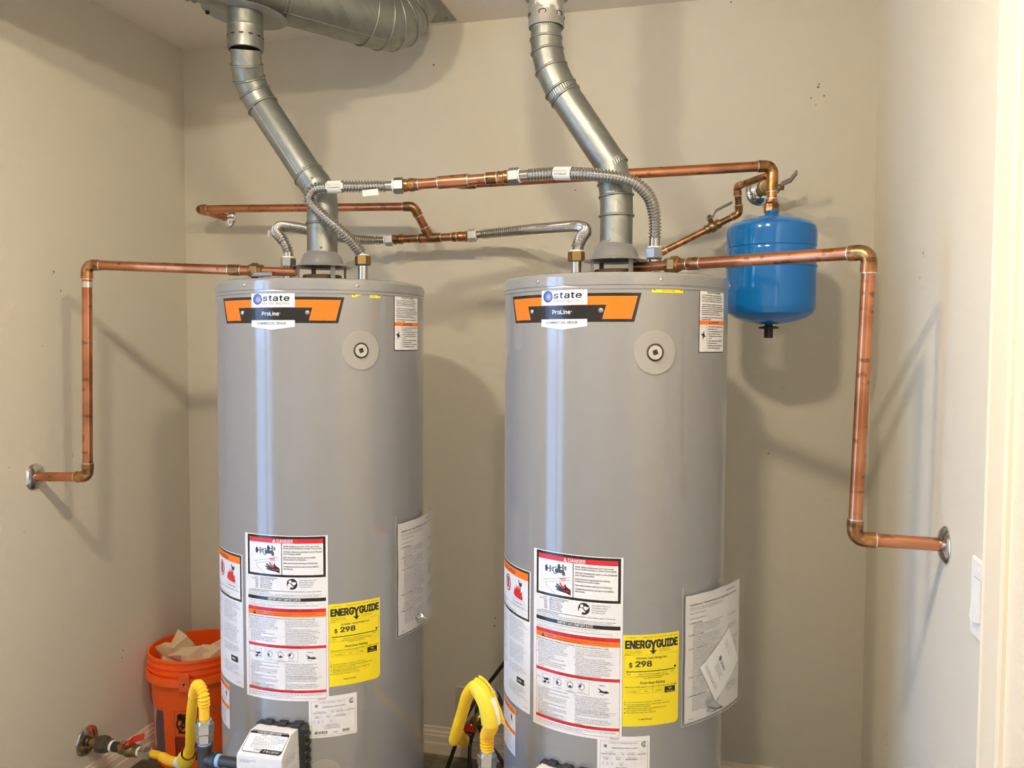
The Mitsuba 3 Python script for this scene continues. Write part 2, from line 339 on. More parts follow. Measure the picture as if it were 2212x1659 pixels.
# ceiling globes, out of the frame
for i, c in enumerate((LAMP_LEFT, LAMP_RIGHT)):
    t = thing('ceiling_lamp', ('left' if i == 0 else 'right') + ' globe lamp hanging from the ceiling', 'lamp', 'globe lamps')
    part(t, 'rose', lathe([(0, H2 - .03), (.05, H2 - .028), (.055, H2)], (c[0], c[1], 0)), 'mat_lamp_base')
    part(t, 'stem', tube([(c[0], c[1], c[2] + .040), (c[0], c[1], H2 - .028)], .008, 12), 'mat_lamp_base')
    k = part(t, 'globe', trimesh.creation.icosphere(3, .052).apply_scale((1, 1, .42)).apply_translation(c), 'mat_lamp_base', smooth=True)
    part(t, 'shade', lathe([(.105, c[2] + .022), (.100, c[2] + .026), (.085, c[2] + .034), (.045, c[2] + .044), (.012, c[2] + .047), (.010, c[2] + .049), (.046, c[2] + .047), (.087, c[2] + .037), (.102, c[2] + .029), (.105, c[2] + .022)], (c[0], c[1], 0), n=48), 'mat_lamp_base', smooth=40)
    scene[k]['emitter'] = {'type': 'area', 'radiance': rgb(LAMP_GLOW)}

# ------------------------------------------------------------------ the two water heaters
R, TOP = 0.2652, 1.540
def text_block(S, m, x, y, w, n, pitch, h, words, seed=0, bold=False):
    g = random.Random(seed)
    for i in range(n):
        line = ''
        while len(line) < w / (h * 0.78): line += g.choice(words) + ' '
        S.text(m, line.strip(), x, y + i * pitch, h, maxw=w * (1 if i % 5 < 4 else g.uniform(.4, .9)), bold=bold)
WORDS = 'the water heater must be installed by a qualified service technician and gas supply turned off before any work keep area clear of flammable vapors liquids read all instructions in manual failure to follow can result in fire death or serious injury do not store use gasoline near this appliance'.split()
def tri_sign(S, m, cx, cy, a, hole, lv=3):
    p = Polygon([(cx - a, cy + a * .8), (cx + a, cy + a * .8), (cx, cy - a)]); S.poly(m, p, lv)
    S.text(hole, '!', cx, cy + a * .6, a * .95, align='c', bold=True, level=lv + 1)
def brand_sheet():
    S = Sheet(340, 61, 'mat_black_print', outline=Polygon([(0, 0), (340, 0), (325, 61), (17, 61)]))
    o = Polygon([(7.5, 6.5), (332, 6.5), (319.5, 55), (23, 55)]).difference(Polygon([(71, 25), (266, 25), (256, 62), (82, 62)]))
    S.poly('mat_orange_print', o, 1)
    c = 170.0
    badge = Polygon([(c - 56, -11), (c, -17), (c + 56, -11), (c + 56, 24.5), (c - 56, 24.5)]); S.poly('mat_badge_white', badge, 2)
    S.poly('mat_badge_white', Polygon([(c - 56, 54.5), (c + 56, 54.5), (c + 56, 70), (c, 77), (c - 56, 70)]), 2)
    S.poly('mat_dark_blue_print', Point(c - 38, 5.5).buffer(12.6), 3); S.poly('mat_blue_print', Point(c - 37.2, 5).buffer(10.8), 4)
    S.poly('mat_badge_white', Point(c - 36, 6).buffer(6.2), 5); S.poly('mat_blue_print', Point(c - 36, 6).buffer(5.6), 6); S.poly('mat_pink_print', Point(c - 36, 6).buffer(4.2), 7)
    S.text('mat_black_print', 'state', c - 23.5, 9.5, 13.0, w=67, bold=True, level=4, slant=0.06)
    S.text('mat_grey_print', 'WATER HEATERS', c - 23.5, 18.8, 5.6, w=67, level=4)
    S.text('mat_badge_white', 'ProLine', c - 26, 43.5, 8.6, w=44, bold=True, level=3); S.text('mat_badge_white', '®', c + 19, 40, 3.2, level=3)
    S.text('mat_black_print', 'COMMERCIAL GRADE', c - 42, 64.5, 5.0, w=77, bold=True, level=4)
    return S
def icon_tap(S, x, y, k, ky):
    """the scald pictogram: two taps, spout, basin lines, hot water and a hand"""
    P = lambda pts: [(x + a * k, y + b * ky) for a, b in pts]
    for dx, dy in ((7, 20), (31, 14)):
        S.poly('mat_black_print', shapely.affinity.scale(Point(x + dx * k, y + dy * ky).buffer(1), 2.6 * k, 7 * ky), 3)
        S.rect('mat_black_print', x + (dx + 2) * k, y + (dy - 1) * ky, x + (dx + 7) * k, y + (dy + 1) * ky, 3)
        S.poly('mat_black_print', P([(dx + 6, dy - 7), (dx + 9, dy - 6), (dx + 8, dy), (dx + 9, dy + 6), (dx + 6, dy + 7), (dx + 7, dy)]), 3)
        S.poly('mat_black_print', P([(dx + 9, dy), (dx + 12, dy - 5), (dx + 14, dy), (dx + 12, dy + 5)]), 3)
        S.poly('mat_white_print', P([(dx + 10.6, dy), (dx + 12, dy - 2), (dx + 13, dy), (dx + 12, dy + 2)]), 4)
    ring = shapely.affinity.scale(Point(x + 24 * k, y + 22 * ky).buffer(1), 4.6 * k, 8 * ky)
    S.poly('mat_teal_print', ring.difference(shapely.affinity.scale(ring, .72, .80)), 3)
    S.poly('mat_teal_print', P([(24, 18.5), (37, 18.5), (40, 20), (42, 24), (42, 30), (37, 30), (37, 26), (24, 26)]), 4)
    S.line('mat_black_print', P([(1, 46), (50, 33)]), .55, 3); S.line('mat_black_print', P([(26, 60 + 14), (6, 56), (5, 52), (9, 49.5), (50, 39)]), .55, 3)
    for i in range(4): S.line('mat_grey_print', P([(37.6 + i * 1.3, 30), (36.5 + i * 2.4, 52)]), .22, 3)
    S.text('mat_red_print', 'HOT', x + 33 * k, y + 40 * ky, 4.2 * ky, w=11 * k, bold=True, level=4)
    for a, b, c, d, m in ((37, 56, 33, 46, 'red'), (36, 58, 27, 50, 'black'), (36, 61, 25, 55, 'black'), (38, 64, 27, 61, 'black'), (44, 57, 42, 49, 'black')):
        S.line(f'mat_{m}_print', P([(a, b), (c, d)]), 2.6 * k, 4)
    S.poly('mat_black_print', P([(34, 55), (40, 52), (44, 52.5), (52, 59), (52, 70), (46, 67), (37, 65)]), 5)
    S.poly('mat_red_print', P([(34.5, 54.5), (38, 52), (42, 52.6), (43, 56), (38, 58)]), 6)
    S.text('mat_red_print', 'BURN', x + 40 * k, y + 64 * ky, 3.6 * ky, w=11 * k, bold=True, level=7)
def danger_sheet():
    S = Sheet(213, 398, 'mat_white_print'); B, Rd, G = 'mat_black_print', 'mat_red_print', 'mat_grey_print'
    S.frame(B, 9, 2, 208, 99.5, 5.6); S.rect(Rd, 14.6, 7.6, 202.4, 18.6, 1)
    tri_sign(S, 'mat_white_print', 85, 13.4, 4.4, Rd, 2); S.text('mat_white_print', 'DANGER', 92, 17.2, 7.6, bold=True, w=40, level=2)
    S.rect(B, 103.5, 18.6, 105, 94, 2); icon_tap(S, 28, 17.5, 1.36, 1.04)
    for t, y, w in (('Water temperature over 125°F can cause', 27, 84), ('severe burns instantly or death from scalds.', 32, 91), ('Children, disabled and elderly are at highest', 40, 92), ('risk of being scalded.', 45.3, 43),
                    ('See instruction manual before setting', 53.6, 76), ('temperature at water heater.', 58.6, 56), ('Feel water before bathing or showering.', 67.3, 81), ('Temperature limiting valves are available,', 75.4, 85), ('see manual.', 80.8, 23)): S.text(B, t, 108.5, y, 3.5, w=w, bold=True)
    for i, (a, b) in enumerate((('WATER', 'TIME TO PRODUCE SERIOUS'), ('TEMPERATURE', 'BURNS ON ADULT SKIN'), ('160°F', 'About 1/2 second'), ('150°F', 'About 1 1/2 seconds'), ('140°F', 'Less than 5 seconds'), ('130°F', 'About 30 seconds'), ('120°F', 'More than 5 minutes'))):
        S.text(B, a, 41, 104.4 + i * 4.15, 2.4, align='r', bold=i > 1); S.text(B, b, 46, 104.4 + i * 4.15, 2.4, bold=True)
    S.poly(B, Point(129, 115.5).buffer(13), 2); S.poly('mat_white_print', Point(124.5, 109.5).buffer(3.6), 3)
    S.poly('mat_white_print', [(118.5, 126), (118, 117), (121, 113.5), (126, 114.5), (129, 119), (133, 121), (131, 124), (126, 122.5), (124, 127)], 3)
    S.poly('mat_white_print', [(127, 113), (132.5, 109), (135, 111.5), (140, 110), (138.5, 115), (133, 119)], 3)
    S.para(B, ['See manual for more', 'information about', 'preventing burns', 'from hot water.'], 146, 107.8, 3.1, 5.3, 42)
    S.text(B, 'The time to produce serious burns on the skin of infants, children, and the elderly can be even shorter.', 22, 134.6, 2.3, w=176, bold=True)
    S.text(B, 'Install Thermostatic Mixing Valves', 11, 138.6, 2.5, bold=True)
    S.text(B, 'Even if you set the water heater thermostat to a low setting, higher temperatures may occur in certain circumstances.', 11, 142.8, 2.2, w=188)
    S.text(B, 'Install Thermostatic Mixing Valves or temperature limiting valves at each point-of-use to reduce the risk of scalding.', 11, 146.8, 2.2, w=180)
    S.rect(B, 9, 149, 208, 157.4, 1); S.text('mat_white_print', 'IMPORTANT/IMPORTANTE', 108, 155.9, 5.6, w=82, align='c', bold=True, level=2)
    S.text(G, 'Read this manual for complete instructions and safety information. For a free manual, call 1-800-821-2017.', 11, 161.8, 2.1, w=150); S.rect(G, 9, 164.2, 208, 164.5, 1)
    S.text(G, 'Lea el manual para instrucciones completas e información de seguridad. Manuales gratuitos, etiquetas, o diseños en', 11, 168.8, 2.1, w=180); S.text(G, 'español se pueden obtener llamando al 1-800-821-2017.', 11, 172.8, 2.1)
    S.rect(Rd, 9, 175, 208, 183.6, 1); S.text('mat_dark_red_print', 'FOR YOUR SAFETY READ BEFORE LIGHTING', 108, 182.0, 5.2, w=138, align='c', bold=True, level=2)
    S.rect('mat_orange_print', 9, 183.6, 208, 194.8, 1); tri_sign(S, B, 29, 189.8, 5.2, 'mat_orange_print', 2)
    S.text(B, 'WARNING:', 37, 188.6, 2.8, bold=True); S.text('mat_dark_red_print', 'If you do not follow these instructions exactly, a fire or explosion may result', 62, 188.6, 2.3, w=122, bold=True); S.text('mat_dark_red_print', 'causing property damage, personal injury or loss of life.', 37, 192.8, 2.3, bold=True)
    S.frame(Rd, 9, 175, 208, 392, .7)
    S.text(B, 'BEFORE LIGHTING: ENTIRE SYSTEM MUST BE FILLED WITH WATER AND AIR PURGED FROM ALL LINES', 11, 200.4, 2.3, w=172, bold=True)
    left = ['A. This appliance has a pilot which is lit by a piezo-electric', '    spark gas ignition system. Do not open the inner door', '    of the appliance and try to light the pilot by hand.', 'B. BEFORE LIGHTING smell all around the appliance', '    area for gas. Be sure to smell next to the floor because',
            '    some gas is heavier than air and will settle on the floor.', 'WHAT TO DO IF YOU SMELL GAS', '    · Do not try to light any appliance.', '    · Do not touch any electric switch; do not use any', '      phone in your building.', '    · Immediately call your gas supplier from a neighbor\'s', '      phone. Follow the gas supplier\'s instructions.', '    · If you cannot reach your gas supplier, call the fire', '      department.']
    right = ['C. Use only your hand to push in or turn the gas control', '     knob. Never use tools. If the knob will not push in or turn', '     by hand, do not try to repair it, call a qualified service', '     technician. Force or attempted repair may result in a fire', '     or explosion.', 'D. Do not use this appliance if any part has been', '     underwater. Immediately contact a qualified installer or', '     service agency to replace a flooded water heater. Do not',
             '     attempt to repair the unit. It must be replaced!', 'E. DO NOT USE THIS APPLIANCE IF THERE HAS BEEN', '     AN IGNITION OF VAPORS. Immediately call a qualified', '     service technician to inspect the appliance. Water', '     heaters subjected to a flammable vapors ignition will', '     show a discoloration on the air intake grid and require', '     replacement of the entire water heater.']
    S.para(B, left, 11, 205.2, 2.25, 4.3, 84); S.para(B, right, 107, 205.2, 2.25, 4.1, 96)
    S.rect(Rd, 9, 264, 208, 271, 1); S.text('mat_dark_red_print', 'LIGHTING INSTRUCTIONS', 108, 269.8, 4.6, w=82, align='c', bold=True, level=2)
    S.frame(B, 28, 277, 49, 299, .6); S.poly(B, [(30, 285), (36, 287), (42, 284), (47, 288), (40, 291), (33, 290)], 2); S.poly(B, [(29, 296), (36, 291), (40, 295), (34, 298)], 2); S.rect(B, 42, 293, 46, 296, 2)
    S.text(B, 'INDICATOR', 12, 288, 1.9); S.frame(B, 58, 275, 142, 303, .5)
    for cx, ang in ((71, 200), (99, 270), (125, 150)):
        S.poly(B, Point(cx, 288).buffer(7).difference(Point(cx, 288).buffer(6)), 2); S.poly(B, Point(cx, 288).buffer(5.4).intersection(Polygon([(cx, 288)] + [(cx + 20 * math.cos(math.radians(ang + d)), 288 - 20 * math.sin(math.radians(ang + d))) for d in (-55, -20, 20, 55)])), 2)
        for d in range(0, 360, 45): S.line(B, [(cx + 8 * math.cos(math.radians(d)), 288 + 8 * math.sin(math.radians(d))), (cx + 9.6 * math.cos(math.radians(d)), 288 + 9.6 * math.sin(math.radians(d)))], .6, 2)
        S.text(B, 'OFF', cx - 11, 282, 1.8); S.text(B, 'FIGURE', cx, 279, 1.6, align='c'); S.text(B, 'GAS CONTROL', cx, 300.5, 1.6, align='c')
    S.text(B, 'CONTROL KNOB', 101, 304.5, 2.0, align='c'); S.text(B, 'REMOVE', 171, 281, 2.2, align='c', bold=True); S.text(B, 'PILOT', 170, 301, 2.2, align='c', bold=True)
    S.poly(B, [(160, 285), (164, 287), (172, 292), (180, 291), (186, 295), (178, 297), (168, 295), (162, 297), (166, 292)], 2)
    l2 = ['1. STOP! It is imperative that you read all safety warnings', '    before lighting the pilot.', '2. Turn the gas control/temperature knob counterclockwise', '    to the "OFF" setting.', '3. Wait ten (10) minutes to clear out any gas. If you then', '    smell gas, STOP! Follow "B" in the safety information', '    above on this label. If you do not smell gas, go to the', '    next step.', '4. Turn the gas control/temperature knob clockwise to',
          '    "PILOT". See Figure "B".', '5. Press the gas control/temperature knob all the way in', '    and hold it in. The knob should travel in about 1/4 inch', '    if it is set to "PILOT" correctly.', '    While holding the knob in, click the igniter button', '    continuously (about once a second) for', '    up to 90 seconds or until the status light blinks.']
    r2 = ['6. When the status light starts blinking, release the gas', '    control/temperature knob. Set the gas control/', '    temperature knob to the desired setting. See Figure "C".', '    If the status light does not start blinking within 90', '    seconds, repeat steps 2 through 5 up to THREE (3)', '    times, waiting 10 minutes between lighting attempts.', '    The circuitry in this advanced gas valve requires that', '    you wait 10 minutes between lighting attempts.',
          '    If the status light turns a solid color, release the gas', '    control/temperature knob and repeat steps 2 through 5', '    (waiting 10 minutes before attempting to relight the', '    pilot).', '    If the status light does not start blinking after three', '    lighting attempts, turn the gas control/temperature knob', '    to "OFF" and call a qualified service technician or your', '    gas supplier.']
    S.para(B, l2, 11, 309.4, 2.25, 4.1, 86); S.para(B, r2, 107, 309.4, 2.25, 4.1, 97)
    for yy in (338.7, 342.8): S.rect(B, 113, yy, 200, yy + .35, 2)
    for yy in (363.3, 367.4, 371.0): S.rect(B, 17, yy, 92, yy + .35, 2)
    S.rect(Rd, 9, 371.6, 208, 378.4, 1); S.text('mat_dark_red_print', 'TO TURN OFF GAS TO APPLIANCE', 103, 377.1, 4.6, w=108, align='c', bold=True, level=2)
    S.text(B, '1. Turn the gas control/temperature knob counterclockwise to the "OFF" setting. The status light will stop blinking', 12, 383.6, 2.25, w=188); S.text(B, '    and stay off for a short time after the water heater is turned off. See Figure "A".', 12, 388.2, 2.25)
    S.text('mat_dark_red_print', '100243754', 187, 396, 2.6, bold=True); return S
def side_sheet():
    S = Sheet(200, 328, 'mat_white_print'); B = 'mat_black_print'
    S.frame(B, 4, 2, 196, 116, 5); S.rect('mat_orange_print', 9, 7, 191, 24, 1); tri_sign(S, B, 66, 16.5, 6, 'mat_orange_print', 2); S.text('mat_dark_red_print', 'WARNING', 76, 20.5, 8, w=60, bold=True, level=2)
    x = 138
    S.poly('mat_red_print', [(x - 10, 68), (x - 4, 50), (x, 56), (x + 4, 42), (x + 8, 52), (x + 14, 40), (x + 17, 52), (x + 23, 46), (x + 24, 58), (x + 31, 54), (x + 29, 64), (x + 34, 66), (x + 30, 74), (x + 2, 72)], 2)
    S.poly(B, Point(x + 22, 38).buffer(4), 3); S.line(B, [(x + 21, 54), (x + 21, 42), (x + 15, 34), (x + 17, 29)], 2.6, 3); S.line(B, [(x + 21, 43), (x + 28, 40), (x + 29, 33)], 2.4, 3)
    o = shapely.affinity.scale(Point(92, 50).buffer(20), .9, 1); S.poly('mat_red_print', o.difference(shapely.affinity.scale(o, .82, .84)), 2); S.poly('mat_grey_print', [(84, 38), (94, 36), (100, 42), (100, 62), (84, 62)], 2); S.line('mat_red_print', [(79, 36), (106, 64)], 3, 3)
    S.poly('mat_grey_print', sbox(x - 14, 78, x + 38, 88).buffer(2).difference(sbox(x - 14, 78, x + 38, 88).buffer(1.5)), 2); S.text(B, 'Flammable Vapors', x + 12, 84.6, 3.6, align='c')
    S.rect(B, 9, 92, 191, 92.7, 2); S.text(B, 'FIRE AND EXPLOSION HAZARD', 14, 98, 3, bold=True); S.text(B, 'Can result in serious injury or death', 14, 103, 2.8)
    S.para(B, ['Do not store or use gasoline or other flammable vapors and liquids in the vicinity of', 'this or any other appliance. Storage of or use of gasoline or other flammable vapors', 'in the vicinity of this appliance can result in serious injury or death.'], 14, 107, 2.4, 3.6, 172)
    for cx, w, s in ((10, 84, 3), (104, 88, 4)): text_block(S, 'mat_grey_print', cx, 124, w, 13, 3.9, 2.1, WORDS, s); text_block(S, 'mat_grey_print', cx, 182, w, 11, 3.9, 2.1, WORDS, s + 10); text_block(S, 'mat_grey_print', cx, 232, w, 5, 3.9, 2.1, WORDS, s + 20)
    S.poly(B, sbox(148, 258, 176, 268).buffer(2), 2); S.text('mat_white_print', 'AHRI', 150, 265.5, 5, bold=True, level=3); S.text('mat_grey_print', 'CERTIFIED', 162, 265.5, 3, level=3)
    text_block(S, 'mat_grey_print', 104, 278, 88, 6, 3.9, 2.0, WORDS, 9); S.rect('mat_grey_print', 104, 300, 190, 300.4, 1); S.text('mat_grey_print', '100243755', 176, 318, 2.4); return S
def lower_sheet():
    S = Sheet(120, 113, 'mat_white_print'); B = 'mat_black_print'
    S.rect('mat_orange_print', 2, 2, 118, 15, 1); S.text('mat_dark_red_print', 'WARNING', 60, 11.5, 6, w=40, align='c', bold=True, level=2)
    S.poly(B, [(94, 22), (99, 20), (103, 25), (101, 30), (104, 36), (99, 33), (95, 29)], 2); text_block(S, 'mat_grey_print', 6, 24, 80, 3, 4.2, 2.2, WORDS, 31); text_block(S, 'mat_grey_print', 6, 38, 108, 4, 4.2, 2.2, WORDS, 32)
    S.rect('mat_orange_print', 2, 54, 118, 64, 1); S.text('mat_dark_red_print', 'CAUTION', 60, 61.5, 5.2, w=40, align='c', bold=True, level=2); text_block(S, 'mat_grey_print', 6, 70, 108, 10, 4.0, 2.2, WORDS, 33); return S
def energy_sheet():
    S = Sheet(129, 200, 'mat_yellow_print', outline=Polygon([(0, 0), (129, 0), (129, 192), (126, 197), (121, 200), (0, 200)])); B = 'mat_black_print'
    S.text(B, 'U.S. Government', 6, 7, 2.1); S.text(B, 'Federal law prohibits removal of this label before consumer purchase', 124, 7, 2.1, align='r', maxw=82)
    [S.text(B, q_, x_ + dx_, 29 + dy_, 16.2, w=w_, bold=True) for q_, x_, w_ in (('ENERG', 5, 55), ('GUIDE', 74, 51)) for dx_ in (-.7, 0, .7) for dy_ in (-.6, 0, .6)]
    S.poly(B, [(58, 12.5), (63, 12.5), (66.5, 19), (70, 12.5), (75, 12.5), (69, 23), (69, 36), (75, 34.5), (66.5, 43.5), (58, 34.5), (64, 36), (64, 23)], 3)
    S.para(B, ['Water Heater - Natural Gas', 'Tank Size (Storage Capacity):', '50 gallons'], 4.5, 35.5, 2.0, 4.2, 48); S.para(B, ['State Industries LLC', 'Models: GS6-50-XBRT'], 80, 34.5, 2.0, 4.2, 42)
    S.frame(B, 3, 44, 125, 92, .35); S.text(B, 'Estimated Yearly Energy Cost', 64, 53, 4.2, w=70, align='c', bold=True)
    S.text(B, '$', 13, 70.5, 9.5, bold=True); [S.text(B, '298', 27 + dx_, 69.5, 12, w=36, bold=True) for dx_ in (0, .8)]
    S.rect(B, 8, 79.5, 119, 81.2, 2); S.rect(B, 8, 77, 8.8, 83.4, 2); S.poly(B, [(116, 73), (122.5, 73), (119.2, 79.5)], 2); S.text(B, '$ 220', 8, 87, 2.5); S.text(B, '$ 298', 108, 86, 2.5)
    for i, t in enumerate(('THE ESTIMATED ANNUAL ENERGY COST OF', 'THIS MODEL WAS NOT AVAILABLE AT THE TIME', 'THE RANGE WAS PUBLISHED')): S.text(B, t, 66, 87.5 + i * 4.3, 2.3, align='c')
    S.text(B, 'First Hour Rating', 66, 108, 5.2, w=56, align='c', bold=True); S.text(B, '(How much hot water you get in the first hour of use)', 64, 115.5, 3.6, w=119, align='c')
    S.frame(B, 6, 119, 93, 128, .35); S.rect(B, 36, 119, 36.35, 128, 2); S.rect(B, 66, 119, 66.35, 128, 2)
    for x, t in ((21, 'very small'), (51, 'low'), (80, 'medium')): S.text(B, t, x, 125, 3.0, align='c')
    S.rect(B, 94, 117.5, 120, 131, 2); S.text('mat_yellow_print', 'high', 107, 123, 3.2, align='c', bold=True, level=3); S.text('mat_yellow_print', '86 Gallons', 107, 129, 2.6, align='c', level=3)
    for y, ls in ((148, ['Your cost will depend on your utility rates and use.']), (153, ['Cost range based only on models fueled by natural gas with a', 'high first hour rating (75+ gallons).']), (162, ['Estimated energy cost based on a national average 2018', 'natural gas cost of 1.0886 per therm.']), (171, ['Estimated yearly energy use: 274 therms'])):
        S.poly(B, Point(5, y - 1.2).buffer(1.2), 2); S.para(B, ls, 9, y, 2.5, 4.3, 112)
    S.text(B, 'ftc.gov/energy', 34, 186, 3, bold=True); return S
def rating_sheet():
    S = Sheet(114, 100, 'mat_white_print', outline=sbox(3, 3, 111, 97).buffer(3)); B, G = 'mat_black_print', 'mat_grey_print'
    S.frame(G, 6, 11, 109, 95, .5); c = (17.5, 22)
    S.poly(B, [(c[0] + (5.2 if i % 2 == 0 else 2.1) * math.sin(i * math.pi / 5), c[1] - (5.2 if i % 2 == 0 else 2.1) * math.cos(i * math.pi / 5)) for i in range(10)], 2); S.poly('mat_white_print', Point(c).buffer(1.1), 3)
    p = Point(101, 18).buffer(6); S.poly(B, p.difference(Point(101, 18).buffer(4.4)).difference(sbox(103.5, 15, 109, 21)), 2); S.text(B, 'SA', 101, 21, 5.6, w=5.5, align='c', bold=True)
    S.text(G, 'AUTOMATIC STORAGE WATER HEATER', 55, 16, 2.4, align='c'); S.text(B, 'ANSI Z21.10.1-CSA 4.1-2017', 59, 27, 2.8, align='c', bold=True)
    for y, cells in ((36, ((25, 'MODEL NUMBER', 'GS6-50-XBRT 400'), (55, 'CAPACITY', '50'), (73, 'GAS TYPE', 'NATURAL'), (97, 'SERIES', '1827131000'))), (47, ((19, 'BTU/HR INPUT', '40000'), (45, 'RECOVERY', '41.00'), (73, 'SERIAL NUMBER', '1902113302688'), (95, 'PSI', '4'))), (59, ((12, 'MIN', '4'), (23, 'MAX', '14'), (32, 'MAN', '4'), (52, 'PRESSURE', '150')))):
        for x, a, b in cells: S.text(G, a, x, y, 1.7, align='c'); S.text(B, b, x, y + 4.4, 2.4, align='c', bold=True); S.rect(G, x + 10, y, x + 10.3, y + 4.5, 2)
    for i, t in enumerate(('MADE IN MEXICO', 'STATE INDUSTRIES, LLC', 'ASHLAND CITY, TN 37015')): S.text(B, t, 54, 70 + i * 4.4, 2.4, align='c')
    g = random.Random(5)
    for x0, x1 in ((13, 44), (78, 94)):
        x = x0
        while x < x1: w = g.choice((.4, .7, 1.2)); S.rect(B, x, 84, x + w, 91, 2); x += w + g.choice((.4, .6, 1.1))
    S.text(B, '40000', 62, 90, 2.4, align='c', bold=True); return S
def warn_sheet():
    S = Sheet(112, 138, 'mat_black_print', outline=sbox(2, 2, 110, 136).buffer(2)); S.poly('mat_white_print', sbox(3.4, 3.4, 108.6, 134.6).buffer(1.4), 1); B = 'mat_black_print'
    S.text(B, 'T&P RELIEF VALVE OPENING', 56, 8.5, 3.2, w=58, align='c', bold=True); g = WORDS
    text_block(S, B, 8, 14, 94, 4, 4.3, 2.5, g, 51, True); text_block(S, B, 8, 34, 94, 6, 4.3, 2.5, g, 52, True); S.para(B, ['For safe operation of the water heater, the relief valve must not be', 'removed or plugged.'], 8, 62, 2.5, 4.3, 94, bold=True)
    S.rect('mat_orange_print', 2, 67.5, 110, 76.5, 2); S.text(B, 'WARNING', 60, 74.6, 5.4, w=34, align='c', bold=True, level=3); tri_sign(S, B, 37, 72.6, 3.6, 'mat_orange_print', 3)
    S.rect(B, 27.5, 76.5, 28.3, 136, 2)
    S.poly(B, [(15 + (10 if i % 2 == 0 else 4) * math.sin(i * .785 + .3) * .85, 100 - (11 if i % 2 == 0 else 4) * math.cos(i * .785 + .3)) for i in range(8)], 2)
    S.para(B, ['To reduce risk of explosion resulting in', 'serious injury or death:', '· If the temperature and pressure relief', '  valve is dripping or leaking, see', '  "Troubleshooting" instructions in the', '  manual.', '· Do not plug valve or discharge pipe.', '· Do not remove valve.', '· Maintain the valve in accordance with', '  the procedures in the manual.'], 31, 82, 2.7, 5.2, 74, bold=True); return S
def yellow_sheet(torn):
    o = sbox(0, 0, 74, 12.4)
    if torn: o = o.difference(Polygon([(14, 9.5), (32, 3.4), (44, 4.5), (46, 10), (42, 13), (20, 13), (8, 12)]))
    S = Sheet(74, 12.4, 'mat_yellow_print', outline=o); B = 'mat_black_print'
    for x, s in ((5, 1), (69, -1)): S.poly(B, Polygon([(x - 2, 3.5), (x + 2, 2.5), (x + 2.4, 6), (x + .8, 9), (x - 1, 7)]), 1); S.poly('mat_yellow_print', Point(x - .4, 4).buffer(.6), 2)
    if not torn: S.text(B, 'LIFT THIS HERE', 37, 5.2, 2.8, w=40, align='c', bold=True); S.text(B, 'Open Air Bag Tank', 37, 9.8, 2.6, w=30, align='c')
    else: S.text(B, 'HERE', 50, 5.2, 2.6, bold=True); S.text(B, 'Tank', 52, 9.8, 2.4)
    return S
SHEETS = dict(brand=brand_sheet(), danger=danger_sheet(), side=side_sheet(), lower=lower_sheet(), energy=energy_sheet(), rating=rating_sheet(), warn=warn_sheet())

